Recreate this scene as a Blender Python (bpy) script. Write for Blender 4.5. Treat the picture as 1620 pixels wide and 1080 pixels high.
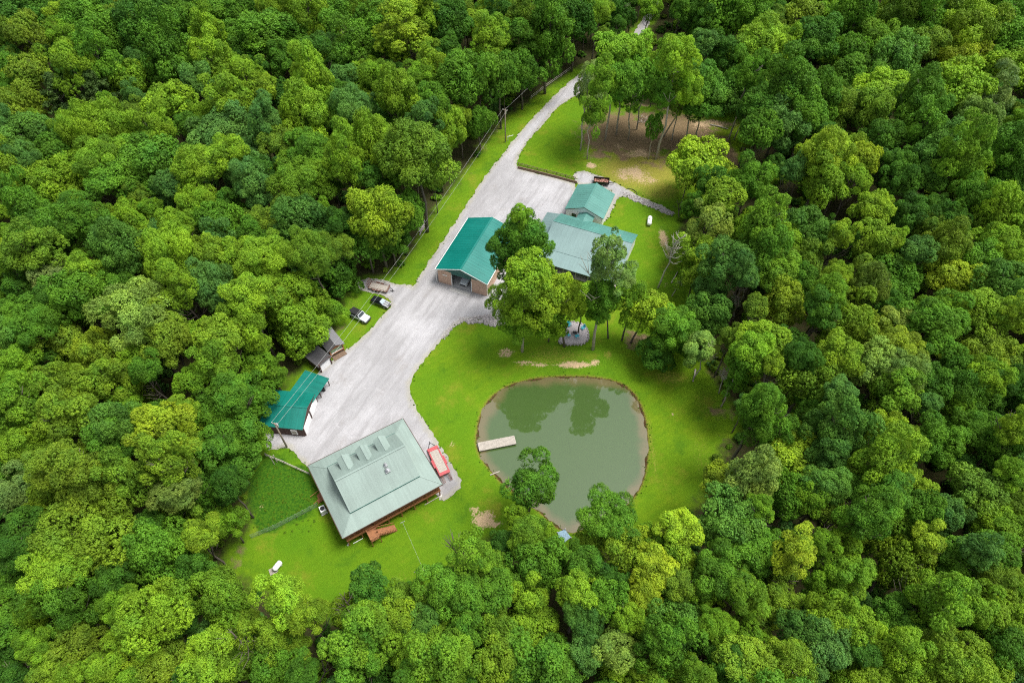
import bpy, math, random
import numpy as np
from mathutils import Vector, Matrix
for o in list(bpy.data.objects): bpy.data.objects.remove(o)
S = bpy.context.scene
C = S.collection
R_ = math.radians
rng = np.random.default_rng(11)
random.seed(11)

# ------------------------------------------------------------------ camera
CAM_H, PITCH, FPX = 115.0, R_(52.0), 1080.0
cam = bpy.data.cameras.new('camera'); cam.sensor_width = 36.0; cam.lens = 36.0*FPX/1620.0
cam.clip_start = 1.0; cam.clip_end = 6000.0
co = bpy.data.objects.new('camera', cam); C.objects.link(co)
co.location = (0, 0, CAM_H); co.rotation_euler = (R_(90) - PITCH, 0, 0)
S.camera = co

# ------------------------------------------------------------------ sky and sun (bright overcast)
SUN_EL, SUN_AZ = R_(68), R_(82)          # azimuth clockwise from +Y
W = bpy.data.worlds.new('World'); S.world = W; W.use_nodes = True
wn = W.node_tree.nodes; wl = W.node_tree.links; wn.clear()
sky = wn.new('ShaderNodeTexSky'); sky.sky_type = 'NISHITA'; sky.sun_disc = False
sky.sun_elevation = SUN_EL; sky.sun_rotation = SUN_AZ; sky.altitude = 200
sky.air_density = 1.0; sky.dust_density = 3.5; sky.ozone_density = 1.0
hs = wn.new('ShaderNodeHueSaturation'); hs.inputs['Saturation'].default_value = 0.32
hs.inputs['Value'].default_value = 1.0
bg = wn.new('ShaderNodeBackground'); bg.inputs[1].default_value = 0.15
wo = wn.new('ShaderNodeOutputWorld')
wl.new(sky.outputs[0], hs.inputs['Color']); wl.new(hs.outputs[0], bg.inputs[0]); wl.new(bg.outputs[0], wo.inputs[0])
sl = bpy.data.lights.new('sun', 'SUN'); sl.energy = 2.35; sl.angle = R_(24); sl.color = (1.0, 0.965, 0.91)
so = bpy.data.objects.new('sun', sl); C.objects.link(so)
sd = Vector((math.sin(SUN_AZ)*math.cos(SUN_EL), math.cos(SUN_AZ)*math.cos(SUN_EL), math.sin(SUN_EL)))
so.rotation_euler = sd.to_track_quat('Z', 'Y').to_euler(); so.location = (40, -60, 200)
S.view_settings.view_transform = 'Standard'; S.view_settings.look = 'None'
S.view_settings.exposure = 0.70; S.view_settings.gamma = 1.0
S.render.engine = 'CYCLES'
cy = S.cycles
cy.max_bounces = 6; cy.diffuse_bounces = 3; cy.glossy_bounces = 2; cy.transmission_bounces = 3; cy.transparent_max_bounces = 4
cy.use_denoising = False; cy.filter_width = 1.15; cy.caustics_reflective = False; cy.caustics_refractive = False

# ------------------------------------------------------------------ photograph pixels <-> places
FW = Vector((0, math.cos(PITCH), -math.sin(PITCH))); UP = Vector((0, math.sin(PITCH), math.cos(PITCH)))
def P(px, py, z=0.0):
    """point at height z seen at pixel (px,py) of the 1620x1080 photograph"""
    d = FW + Vector((1, 0, 0))*((px-810)/FPX) - UP*((py-540)/FPX)
    t = (CAM_H - z)/-d.z
    return Vector((d.x*t, d.y*t, z))
def proj(x, y, z):
    v = Vector((x, y, z - CAM_H)); k = v.dot(FW)
    return 810 + FPX*v.x/k, 540 - FPX*v.dot(UP)/k, FPX/k
def sm(a, b, x):
    t = np.clip((x - a)/(b - a), 0, 1); return t*t*(3 - 2*t)
def poly_w(pts, z=0): return np.array([[*P(a, b, z)[:2]] for a, b in pts])
def sdf(poly, X, Y):
    """signed distance, negative inside"""
    X = np.asarray(X, float); Y = np.asarray(Y, float)
    if X.size <= 4:                                # few points: all edges at once
        a = poly; e = np.roll(poly, -1, 0) - a; x, y = X.reshape(-1, 1), Y.reshape(-1, 1)
        t = np.clip(((x-a[:,0])*e[:,0] + (y-a[:,1])*e[:,1])/((e*e).sum(1) + 1e-12), 0, 1)
        d = np.sqrt(((x-a[:,0]-e[:,0]*t)**2 + (y-a[:,1]-e[:,1]*t)**2).min(1))
        by = a[:,1] + e[:,1]; ey = np.where(e[:,1] == 0, 1e-12, e[:,1])
        ins = (((a[:,1] > y) != (by > y)) & (x < a[:,0] + (y-a[:,1])/ey*e[:,0])).sum(1) % 2 == 1
        return (np.where(ins, -1, 1)*d).reshape(X.shape)
    d2 = np.full(X.shape, 1e18); ins = np.zeros(X.shape, bool)
    n = len(poly)
    for i in range(n):
        ax, ay = poly[i]; bx, by = poly[(i+1) % n]
        ex, ey = bx-ax, by-ay
        t = np.clip(((X-ax)*ex + (Y-ay)*ey)/(ex*ex + ey*ey + 1e-12), 0, 1)
        d2 = np.minimum(d2, (X-ax-ex*t)**2 + (Y-ay-ey*t)**2)
        c = ((ay > Y) != (by > Y))
        with np.errstate(divide='ignore', invalid='ignore'):
            xi = ax + (Y-ay)/(by-ay if by != ay else 1e-12)*ex
        ins ^= c & (X < xi)
    return np.where(ins, -1, 1)*np.sqrt(d2)
def smooth_poly(poly, it=2):
    for _ in range(it):
        q = np.roll(poly, -1, 0)
        poly = np.stack([poly*.75 + q*.25, poly*.25 + q*.75], 1).reshape(-1, 2)
    return poly

CLEAR = smooth_poly(poly_w([(1060,-30),(1035,-30),(1000,55),(960,92),(925,104),(905,112),(870,137),(800,186),(762,235),(735,272),(712,302),(690,332),(660,378),(640,412),
 (605,440),(575,438),(556,452),(546,478),(538,502),(520,522),(500,548),(480,580),(450,606),(416,652),(412,700),(395,742),(383,772),(398,832),(362,862),
 (356,890),(378,912),(430,925),(500,972),(560,950),(640,955),(700,925),(722,868),(770,842),(840,860),(895,872),(935,850),(1010,842),(1062,832),(1108,792),(1126,752),
 (1142,702),(1192,672),(1155,640),(1128,602),(1132,560),(1112,520),(1110,470),(1092,440),(1085,400),(1075,352),(1085,330),(1100,345),(1135,330),(1165,300),
 (1172,250),(1180,200),(1160,165),(1100,180),(1000,165),(945,150),(950,118),(985,92),(1020,66)]), 1)
POND = smooth_poly(poly_w([(756,692),(761,660),(775,632),(800,612),(832,602),(872,597),(922,596),(962,600),(992,612),(1009,634),(1019,662),(1023,702),(1020,742),(1008,774),
 (985,800),(950,822),(920,834),(902,838),(884,832),(866,815),(838,790),(802,767),(775,737),(759,714)]), 2)
GRAVEL = smooth_poly(poly_w([(1046,-25),(1006,50),(985,72),(955,96),(915,119),(893,136),(865,164),(838,192),(810,225),(794,247),(773,271),(752,303),(730,337),(702,379),(688,400),
 (672,424),(654,454),(648,452),(618,448),(603,441),(578,440),(562,450),(575,462),(598,464),(612,471),(621,480),(613,491),(600,506),(585,523),(565,541),(548,553),(530,566),
 (505,590),(480,612),(440,652),(416,688),(419,713),(440,710),(455,706),(466,718),(478,729),(492,745),(560,735),(640,700),(680,770),(699,784),(711,779),(733,765),
 (716,735),(701,712),(686,690),(672,668),(663,655),(654,638),(648,625),(647,612),(654,598),(662,580),(675,565),(688,550),(700,538),(710,525),(722,514),(738,506),(757,504),(780,512),(797,510),
 (800,480),(806,430),(830,390),(858,362),(880,345),(905,350),(912,294),(905,289),(880,282),(850,275),(822,268),(817,259),(818,252),(827,236),(838,219),(860,197),(879,172),(902,157),(915,150),
 (930,136),(938,118),(965,99),(992,79),(1016,60),(1058,-20)]), 1)
PATH = smooth_poly(poly_w([(906,272),(930,271),(960,283),(990,298),(1012,312),(1040,322),(1068,336),(1064,343),(1035,330),(1005,319),(988,311),(977,314),(968,334),(958,352),(950,350),
 (962,325),(970,306),(955,298),(930,292),(912,293)]), 1)

# log house frame (eave corners seen in the photograph, eave 2.8 m above the gravel)
EZ = 2.8
hL, hT, hR, hB = P(487,735.6,EZ), P(638,662.3,EZ), P(699,765,EZ), P(542,852.4,EZ)
hu = ((hT-hL)+(hR-hB)); hu.z = 0; hu.normalize(); hn = Vector((-hu.y, hu.x, 0))
hc = (hL+hT+hR+hB)/4; hc.z = 0
HA = ((hT-hL).dot(hu)+(hR-hB).dot(hu))/4; HB = ((hT-hR).dot(hn)+(hL-hB).dot(hn))/4

def H(X, Y):
    """terrain height"""
    X = np.asarray(X, float); Y = np.asarray(Y, float)
    s = -((X-hc.x)*hn.x + (Y-hc.y)*hn.y)          # metres towards the porch side
    u = (X-hc.x)*hu.x + (Y-hc.y)*hu.y
    z = -2.3*sm(-6.5, 6.5, s)*(1 - sm(10.5, 24, u))
    dp = sdf(POND, X, Y) + .22*np.sin(X*1.1+Y*.5) + .16*np.sin(Y*1.7-X*.9+1) + .1*np.sin(X*3.1+Y*2.3)
    z = z*sm(2, 12, dp)
    df = sdf(CLEAR, X, Y)
    rel = 2.4*np.sin(X*.037+1.1)*np.cos(Y*.031+.4) + 1.6*np.sin(X*.011-Y*.023) - 1.2
    z = z + rel*sm(6, 40, df)
    z = z + .10*np.sin(X*.31+Y*.17)*np.sin(Y*.27-.6*X*.2)*sm(1.5, 5, dp)*sm(0, 4, sdf(GRAVEL, X, Y))
    z = np.where(dp < 1.6, z - .62*(1-sm(-.5, 1.6, dp)) - 1.6*sm(0, 9, -dp), z)
    return z
def h1(x, y): return float(H(np.array([x]), np.array([y]))[0])
def G(px, py, dz=0.0):
    """point on (or dz above) the ground at a pixel"""
    z = 0
    for _ in range(6):
        p = P(px, py, z + dz); z = h1(p.x, p.y)
    return Vector((p.x, p.y, z + dz))

# ------------------------------------------------------------------ mesh helpers
class MB:
    def __init__(s): s.v = []; s.f = []; s.m = []
    def add(s, vs, fs, mi=0):
        b = len(s.v); s.v += [tuple(v) for v in vs]
        for f in fs: s.f.append(tuple(b+i for i in f)); s.m.append(mi)
        return s
    def box(s, c, d, rz=0, mi=0, top=None):
        """centre, full dims, top = (sx,sy) scale of the upper face"""
        hx, hy, hz = d[0]/2, d[1]/2, d[2]/2; tx, ty = top or (1, 1)
        ca, sa = math.cos(rz), math.sin(rz); vs = []
        for z, kx, ky in ((-hz,1,1),(hz,tx,ty)):
            for x, y in ((-hx,-hy),(hx,-hy),(hx,hy),(-hx,hy)):
                x, y = x*kx, y*ky
                vs.append((c[0]+x*ca-y*sa, c[1]+x*sa+y*ca, c[2]+z))
        return s.add(vs, [(3,2,1,0),(4,5,6,7),(0,1,5,4),(1,2,6,5),(2,3,7,6),(3,0,4,7)], mi)
    def bar(s, a, b, w, h=None, mi=0):
        """box-section bar between two points"""
        a, b = Vector(a), Vector(b); h = h or w; d = (b-a).normalized()
        up = Vector((0,0,1)) if abs(d.z) < .95 else Vector((1,0,0))
        r = d.cross(up).normalized(); u = r.cross(d)
        vs = [p + r*(i*w/2) + u*(j*h/2) for p in (a, b) for i, j in ((-1,-1),(1,-1),(1,1),(-1,1))]
        return s.add(vs, [(0,1,2,3),(7,6,5,4),(0,4,5,1),(1,5,6,2),(2,6,7,3),(3,7,4,0)], mi)
    def tube(s, pts, rads, n=8, mi=0, cap=True):
        pts = [Vector(p) for p in pts]; rings = []
        for i, p in enumerate(pts):
            d = (pts[min(i+1, len(pts)-1)] - pts[max(i-1, 0)]).normalized()
            ref = Vector((0,0,1)) if abs(d.z) < .9 else Vector((1,0,0))
            r = d.cross(ref).normalized(); u = r.cross(d)
            rd = rads[i] if hasattr(rads, '__len__') else rads
            rings.append([p + (r*math.cos(2*math.pi*k/n) + u*math.sin(2*math.pi*k/n))*rd for k in range(n)])
        vs = [v for ring in rings for v in ring]
        fs = [(i*n+k, i*n+(k+1) % n, (i+1)*n+(k+1) % n, (i+1)*n+k) for i in range(len(pts)-1) for k in range(n)]
        if cap: fs += [tuple(range(n-1,-1,-1)), tuple((len(pts)-1)*n+k for k in range(n))]
        return s.add(vs, fs, mi)
    def prism(s, prof, y0, y1, mi=0, ax='y'):
        """polygon in (x,z) extruded along y (or (y,z) along x)"""
        n = len(prof)
        if ax == 'y': vs = [(x, y0, z) for x, z in prof] + [(x, y1, z) for x, z in prof]
        else: vs = [(y0, x, z) for x, z in prof] + [(y1, x, z) for x, z in prof]
        return s.add(vs, [tuple(range(n)), tuple(range(2*n-1, n-1, -1))] + [(i, i+n, (i+1) % n+n, (i+1) % n) for i in range(n)], mi)
    def slab(s, quad, t, mi=0):
        """polygon with thickness t (downwards)"""
        n = len(quad); q = [Vector(v) for v in quad]
        vs = q + [v - Vector((0,0,t)) for v in q]
        return s.add(vs, [tuple(range(n)), tuple(range(2*n-1, n-1, -1))] + [(i, i+n, (i+1) % n+n, (i+1) % n) for i in range(n)], mi)
    def mesh(s, name, mats):
        me = bpy.data.meshes.new(name); me.from_pydata(s.v, [], s.f)
        for m in (mats if isinstance(mats, (list, tuple)) else [mats]): me.materials.append(m)
        if max(s.m, default=0): me.polygons.foreach_set('material_index', s.m)
        import bmesh
        bm = bmesh.new(); bm.from_mesh(me); bmesh.ops.recalc_face_normals(bm, faces=bm.faces); bm.to_mesh(me); bm.free()
        return me
    def build(s, name, mats, parent=None, smooth=False, bevel=0):
        me = s.mesh(name, mats)
        o = bpy.data.objects.new(name, me); C.objects.link(o)
        if parent: o.parent = parent
        if smooth: me.polygons.foreach_set('use_smooth', [True]*len(me.polygons))
        if bevel:
            b = o.modifiers.new('bevel', 'BEVEL'); b.width = bevel; b.segments = 2; b.limit_method = 'ANGLE'
        return o
def tag(o, label=None, cat=None, group=None, kind=None):
    if label: o['label'] = label
    if cat: o['category'] = cat
    if group: o['group'] = group
    if kind: o['kind'] = kind
    return o
def thing(name, loc, rz, label, cat, group=None):
    o = bpy.data.objects.new(name, None); C.objects.link(o); o.location = loc; o.rotation_euler = (0, 0, rz)
    o.empty_display_size = .3
    return tag(o, label, cat, group)
def copy_part(o, parent, loc=None, rot=None, scl=None):
    c = o.copy(); C.objects.link(c); c.parent = parent
    if loc is not None: c.location = loc
    if rot is not None: c.rotation_euler = rot
    if scl is not None: c.scale = scl
    return c
def frame(a, b):
    """heading angle of the ground direction a -> b"""
    return math.atan2(b.y-a.y, b.x-a.x)

# ------------------------------------------------------------------ materials
def mat(name, col, rough=.7, metal=0.0, spec=.5, var=.18, scale=1.2, bump=0.0, bscale=20, col2=None, coat=0, detail=4, coord='Object'):
    m = bpy.data.materials.new(name); m.use_nodes = True; nt = m.node_tree; n = nt.nodes; l = nt.links
    b = n['Principled BSDF']; b.inputs['Roughness'].default_value = rough; b.inputs['Metallic'].default_value = metal
    b.inputs['Specular IOR Level'].default_value = spec
    if coat: b.inputs['Coat Weight'].default_value = coat
    tc = n.new('ShaderNodeTexCoord'); nz = n.new('ShaderNodeTexNoise'); nz.inputs['Scale'].default_value = scale; nz.inputs['Detail'].default_value = detail
    l.new(tc.outputs[coord], nz.inputs['Vector'])
    cr = n.new('ShaderNodeValToRGB'); cr.color_ramp.elements[0].position = .3; cr.color_ramp.elements[1].position = .7
    c2 = col2 or tuple(min(1, c*(1+var)) for c in col); c1 = tuple(c*(1-var) for c in col) if not col2 else col
    cr.color_ramp.elements[0].color = (*c1, 1); cr.color_ramp.elements[1].color = (*c2, 1)
    l.new(nz.outputs[0], cr.inputs[0]); l.new(cr.outputs[0], b.inputs['Base Color'])
    if bump:
        n2 = n.new('ShaderNodeTexNoise'); n2.inputs['Scale'].default_value = bscale; n2.inputs['Detail'].default_value = 5
        l.new(tc.outputs[coord], n2.inputs['Vector'])
        bp = n.new('ShaderNodeBump'); bp.inputs['Strength'].default_value = bump; bp.inputs['Distance'].default_value = .05
        l.new(n2.outputs[0], bp.inputs['Height']); l.new(bp.outputs[0], b.inputs['Normal'])
    return m
def roof_mat(name, col, rough, var=.12, spec=.5, grain=0.0):
    """painted metal or shingle: fading in patches, streaks running down the slope (local y)"""
    m = bpy.data.materials.new(name); m.use_nodes = True; nt = m.node_tree; n = nt.nodes; l = nt.links; b = n['Principled BSDF']
    tc = n.new('ShaderNodeTexCoord'); mp = n.new('ShaderNodeMapping'); mp.inputs['Scale'].default_value = (2.6, .12, .12); l.new(tc.outputs['Object'], mp.inputs[0])
    def nz(sc, vec, det=4):
        x = n.new('ShaderNodeTexNoise'); x.inputs['Scale'].default_value = sc; x.inputs['Detail'].default_value = det; l.new(vec, x.inputs['Vector']); return x.outputs[0]
    a, s_, f = nz(.22, tc.outputs['Object'], 5), nz(1.0, mp.outputs[0], 4), nz(7, tc.outputs['Object'], 3)
    def mul(v, lo, hi):
        x = n.new('ShaderNodeMapRange'); l.new(v, x.inputs[0]); x.inputs[1].default_value = .3; x.inputs[2].default_value = .7; x.inputs[3].default_value = lo; x.inputs[4].default_value = hi; return x.outputs[0]
    def prod(p, q):
        x = n.new('ShaderNodeMath'); x.operation = 'MULTIPLY'; l.new(p, x.inputs[0]); l.new(q, x.inputs[1]); return x.outputs[0]
    k = prod(prod(mul(a, 1-var, 1+var), mul(s_, 1-var*.8, 1+var*.8)), mul(f, 1-var*.4-grain, 1+var*.4+grain))
    v = n.new('ShaderNodeVectorMath'); v.operation = 'SCALE'; v.inputs[0].default_value = col; l.new(k, v.inputs[3]); l.new(v.outputs[0], b.inputs['Base Color'])
    r = mul(a, rough*.85, rough*1.2); l.new(r, b.inputs['Roughness']); b.inputs['Specular IOR Level'].default_value = spec
    return m
M = {}
M['roof_teal'] = roof_mat('teal_metal_roof', (.004,.165,.135), .36, .10)
M['roof_shed'] = roof_mat('shed_teal_metal_roof', (.006,.155,.122), .34, .14)
M['roof_pale'] = roof_mat('pale_green_metal_roof', (.165,.255,.245), .45, .08)
M['roof_sage'] = roof_mat('sage_shingle_roof', (.235,.305,.272), .62, .10, .4, .05)
M['roof_mid'] = roof_mat('seafoam_metal_roof', (.085,.24,.205), .42, .09)
M['tan_wall'] = mat('tan_wall', (.54,.36,.265), .8, var=.08, scale=2)
M['green_gable'] = mat('green_gable_siding', (.004,.10,.08), .5, var=.1)
M['white'] = mat('white_paint', (.84,.84,.83), .55, var=.05, scale=2)
M['concrete'] = mat('concrete', (.48,.47,.45), .85, var=.1, scale=2)
M['brown'] = mat('dark_brown_siding', (.07,.035,.025), .75, var=.2, scale=3)
M['wood'] = mat('stained_wood', (.30,.125,.05), .7, var=.25, scale=3)
M['log'] = mat('honey_log', (.36,.17,.06), .65, var=.25, scale=2)
M['graywood'] = mat('weathered_wood', (.40,.36,.31), .85, var=.18, scale=4)
M['timber'] = mat('old_timber', (.17,.115,.075), .9, var=.3, scale=4)
M['dark'] = mat('dark_interior', (.02,.02,.02), .9)
M['black'] = mat('black_metal', (.012,.012,.014), .35, var=.2)
M['galv'] = mat('galvanised_steel', (.45,.46,.47), .4, .7, var=.1)
M['wire'] = mat('wire', (.55,.55,.52), .5, .3, var=.05)
M['pole'] = mat('pole_wood', (.26,.21,.16), .85, var=.25, scale=3)
M['gray_roof'] = mat('gray_shingle', (.17,.17,.18), .85, var=.15, scale=3, bump=.2)
M['dkgray_roof'] = mat('charcoal_shingle', (.065,.063,.066), .85, var=.15, scale=3, bump=.2)
M['glass'] = mat('window_glass', (.02,.03,.035), .06, 0, .8, var=.1)
M['glass_sky'] = mat('windscreen_glass', (.30,.38,.42), .08, 0, .9, var=.1)  # pale sky reflection painted into the glass colour
M['tyre'] = mat('tyre_rubber', (.015,.015,.015), .9)
M['rim'] = mat('rim_alloy', (.5,.5,.5), .35, .6)
M['car_white'] = mat('white_car_paint', (.72,.76,.78), .25, 0, .5, .03, coat=.6)
M['car_black'] = mat('black_car_paint', (.012,.014,.018), .25, 0, .5, .1, coat=.6)
M['car_silver'] = mat('silver_car_paint', (.48,.50,.52), .28, .3, .5, .04, coat=.6)
M['softtop'] = mat('black_soft_top', (.013,.013,.015), .8, var=.2)
M['red'] = mat('red_trailer_paint', (.44,.075,.08), .45, 0, .5, .12, 2, coat=.2)
M['rust'] = mat('rusty_steel', (.16,.07,.045), .8, var=.35, scale=4)
M['lamp'] = mat('lamp_lens', (.7,.68,.62), .15, 0, .8)
M['redlens'] = mat('red_lens', (.4,.01,.01), .2)
M['turq'] = mat('turquoise_plastic', (.02,.45,.55), .5, var=.08)
M['stone'] = mat('grey_fieldstone', (.36,.33,.32), .9, var=.25, scale=1.5, bump=.4, bscale=8)
M['patio'] = mat('patio_gravel', (.42,.38,.38), .9, var=.2, scale=6, bump=.4, bscale=12)
M['mesh'] = mat('green_fence_mesh', (.22,.33,.19), .8, var=.2, scale=5)
M['bark'] = mat('bark', (.12,.10,.075), .9, var=.35, scale=2.5, bump=.6, bscale=8)
M['palebark'] = mat('pale_bark', (.40,.36,.29), .9, var=.3, scale=2.0, bump=.5, bscale=8)
M['deadwood'] = mat('bleached_deadwood', (.48,.44,.38), .9, var=.2, scale=3)
M['tarp'] = mat('blue_gray_tarp', (.22,.34,.42), .4, var=.25, scale=4, bump=.6, bscale=5)
# ------------------------------------------------------------------ ground
def axis(lo, hi, step, far_lo, far_hi, k=1.28):
    a = list(np.arange(lo, hi + .01, step)); d = step
    v = hi
    while v < far_hi: d *= k; v += d; a.append(v)
    d = step; v = lo; pre = []
    while v > far_lo: d *= k; v -= d; pre.append(v)
    return np.array(pre[::-1] + a)
gx = axis(-82, 92, .8, -1800, 1800); gy = axis(38, 232, .8, -600, 3000)
GX, GY = np.meshgrid(gx, gy); gz = H(GX.ravel(), GY.ravel())
nx, ny = len(gx), len(gy)
V = np.stack([GX.ravel(), GY.ravel(), gz], 1)
ii = np.arange(nx*ny).reshape(ny, nx)
Q = np.stack([ii[:-1,:-1], ii[:-1,1:], ii[1:,1:], ii[1:,:-1]], -1).reshape(-1, 4)
def mesh_quads(name, V, Q, smooth=False):
    me = bpy.data.meshes.new(name)
    me.vertices.add(len(V)); me.vertices.foreach_set('co', np.ascontiguousarray(V, np.float32).ravel())
    me.loops.add(Q.size); me.loops.foreach_set('vertex_index', np.ascontiguousarray(Q, np.int32).ravel())
    me.polygons.add(len(Q)); me.polygons.foreach_set('loop_start', np.arange(0, Q.size, Q.shape[1], dtype=np.int32))
    me.update(calc_edges=True)
    if smooth: me.polygons.foreach_set('use_smooth', np.ones(len(Q), bool))
    return me
def attr(me, name, vals, dom='POINT'):
    a = me.attributes.new(name, 'FLOAT', dom); a.data.foreach_set('value', np.ascontiguousarray(vals, np.float32))
def blobs(lst, X, Y):
    out = np.zeros(X.shape)
    for cx, cy_, rx, ry, s in lst:
        c = P(cx, cy_); ex = P(cx+rx, cy_) - c; ey = P(cx, cy_-ry) - c
        d = np.hypot((X-c.x)/max(ex.length, .3), (Y-c.y)/max(ey.length, .3))
        out = np.maximum(out, s*np.clip(1.5 - d, 0, 1))
    return out
gm = mesh_quads('ground', V, Q, True)
fx, fy = V[:,0], V[:,1]
dF = sdf(CLEAR, fx, fy)
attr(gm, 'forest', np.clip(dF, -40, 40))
attr(gm, 'pond', np.clip(sdf(POND, fx, fy), -20, 20))
attr(gm, 'gravel_edge', np.clip(sdf(GRAVEL, fx, fy), -5, 20))
TAN = [(830,573,20,5,.8),(852,577,16,5,.85),(880,577,14,4,.7),(908,577,30,6,1),(942,573,8,6,.9),(800,558,16,8,.9),(823,553,10,4,.6),(1011,536,20,18,.55),(765,818,20,14,1),(752,803,8,6,.9),(782,825,16,6,1),
 (745,800,5,5,.7),(415,800,5,10,.7),(416,790,4,4,.5),(935,262,9,6,.9),(1130,196,48,7,.8),(1050,380,9,20,.85),(1058,400,6,12,.6),(1053,450,6,6,.5),(1137,688,6,8,.6),(1066,655,5,5,.7),(992,268,10,6,.6),
 (1010,243,26,9,.75),(980,232,12,8,.6),(1000,275,34,14,.75),(1024,286,22,9,.7),(1042,240,14,9,.5),(733,690,4,4,.5),(716,700,5,12,.5),(738,720,4,10,.4),(1105,210,40,14,.5),(1020,166,8,4,.9),(993,164,8,4,.9),(1060,172,20,6,.8),
 (525,955,10,8,.5),(690,930,14,6,.5),(433,734,6,3,.5),(478,727,8,5,.5),(795,760,3,10,.4),(1030,760,3,40,.5),(1012,660,3,20,.4),(700,425,4,4,.3),(762,232,14,8,.5),(790,205,10,10,.5),(735,262,12,14,.4),(1001,270,5,5,.9),(850,230,8,4,.3)]
BROWN = [(1000,212,85,38,1),(1075,212,65,36,1),(940,240,22,16,.7),(1158,260,16,55,.85),(1130,225,30,40,.6),(1045,255,24,20,.6),(1011,538,26,20,.75),(1140,655,22,14,.6),(1125,575,16,40,.5),(556,468,10,14,.5),(535,520,16,16,.5),
 (1150,690,20,24,.45),(1100,500,20,30,.4),(370,880,20,20,.6),(515,960,30,14,.5),(700,935,20,16,.5),(720,262,30,30,.35),(660,362,12,26,.35)]
STRAW = [(1010,270,75,34,.95),(1040,300,40,20,.7),(985,250,50,20,.6),(1060,597,34,12,.6),(962,562,8,8,.7),(880,565,60,18,.5),(955,250,16,14,.4),(1030,700,8,70,.5),(1110,720,20,60,.35),(780,800,30,20,.35),(1120,640,30,30,.4),
 (640,905,40,20,.3),(560,480,16,20,.4),(740,300,30,60,.25),(1120,210,60,30,.4)]
WEED = [(450,785,50,42,1),(425,765,32,45,1),(425,820,26,22,.9),(470,760,26,26,.9)]
attr(gm, 'tan_soil', blobs(TAN, fx, fy)); attr(gm, 'brown_soil', blobs(BROWN, fx, fy)); attr(gm, 'straw', blobs(STRAW, fx, fy)); attr(gm, 'weeds', blobs(WEED, fx, fy))

def nd(n, t, **k):
    o = n.new('ShaderNode'+t)
    for a, b in k.items(): setattr(o, a, b)
    return o
class NT:
    """small node graph writer"""
    def __init__(s, name):
        s.m = bpy.data.materials.new(name); s.m.use_nodes = True; s.n = s.m.node_tree.nodes; s.l = s.m.node_tree.links
        s.b = s.n['Principled BSDF']; s.tc = s.n.new('ShaderNodeTexCoord')
    def put(s, sock, v):
        if hasattr(v, 'is_linked') or isinstance(v, bpy.types.NodeSocket): s.l.new(v, sock)
        else: sock.default_value = v
    def noise(s, scale, detail=4, rough=.55, vec=None, dist=0):
        x = s.n.new('ShaderNodeTexNoise'); x.inputs['Scale'].default_value = scale; x.inputs['Detail'].default_value = detail
        x.inputs['Roughness'].default_value = rough; x.inputs['Distortion'].default_value = dist
        s.l.new(vec or s.tc.outputs['Object'], x.inputs['Vector']); return x.outputs[0]
    def attr(s, name):
        x = s.n.new('ShaderNodeAttribute'); x.attribute_name = name; return x.outputs['Fac']
    def math(s, op, a, b=0.0, c=0.0):
        x = s.n.new('ShaderNodeMath'); x.operation = op; s.put(x.inputs[0], a); s.put(x.inputs[1], b); s.put(x.inputs[2], c); return x.outputs[0]
    def rng(s, v, a, b, c=0., d=1.):
        x = s.n.new('ShaderNodeMapRange'); x.interpolation_type = 'SMOOTHSTEP'; s.put(x.inputs[0], v)
        for i, q in enumerate((a, b, c, d)): x.inputs[i+1].default_value = q
        return x.outputs[0]
    def mix(s, f, a, b, mode='MIX'):
        x = s.n.new('ShaderNodeMix'); x.data_type = 'RGBA'; x.blend_type = mode
        s.put(x.inputs[0], f)
        s.put(x.inputs[6], (*a, 1) if isinstance(a, tuple) else a); s.put(x.inputs[7], (*b, 1) if isinstance(b, tuple) else b); return x.outputs[2]
    def bump(s, h, st, dist=.1):
        x = s.n.new('ShaderNodeBump'); x.inputs['Strength'].default_value = st; x.inputs['Distance'].default_value = dist
        s.l.new(h, x.inputs['Height']); s.l.new(x.outputs[0], s.b.inputs['Normal'])
g = NT('lawn_and_woodland_floor')
n_big = g.noise(.045, 5, .6); n_mid = g.noise(.35, 6, .6); n_fine = g.noise(2.6, 6, .65); n_x = g.noise(9, 3, .7)
grass = g.mix(g.rng(n_big, .35, .65), (.085,.200,.007), (.145,.245,.008))
grass = g.mix(g.rng(n_mid, .35, .7), grass, (.104,.212,.007))
grass = g.mix(g.math('MULTIPLY', g.rng(n_fine, .45, .75), .5), grass, (.075,.185,.004))
grass = g.mix(g.math('MULTIPLY', g.rng(n_x, .5, .75), .45), grass, (.18,.27,.008))
wv = g.n.new('ShaderNodeTexWave'); wv.inputs['Scale'].default_value = .22; wv.inputs['Distortion'].default_value = 3; wv.inputs['Detail Scale'].default_value = .4
mp = g.n.new('ShaderNodeMapping'); mp.inputs['Rotation'].default_value = (0, 0, .95); g.l.new(g.tc.outputs['Object'], mp.inputs[0]); g.l.new(mp.outputs[0], wv.inputs['Vector'])
grass = g.mix(g.math('MULTIPLY', g.rng(wv.outputs[1], .3, .7), .22), grass, (.085,.19,.005))
n_pat = g.noise(.13, 6, .7)
grass = g.mix(g.math('MULTIPLY', g.rng(n_pat, .52, .68), .75), grass, (.19,.225,.018))
grass = g.mix(g.math('MULTIPLY', g.rng(n_pat, .47, .32), .7), grass, (.058,.150,.007))
wd = g.math('ADD', g.attr('weeds'), g.math('MULTIPLY', g.math('SUBTRACT', n_mid, .5), .9))
grass = g.mix(g.rng(wd, .35, .65), grass, g.mix(g.rng(n_fine, .35, .65), (.022,.086,.005), (.062,.15,.007)))
st = g.math('ADD', g.attr('straw'), g.math('MULTIPLY', g.math('SUBTRACT', n_fine, .5), 1.6))
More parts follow.
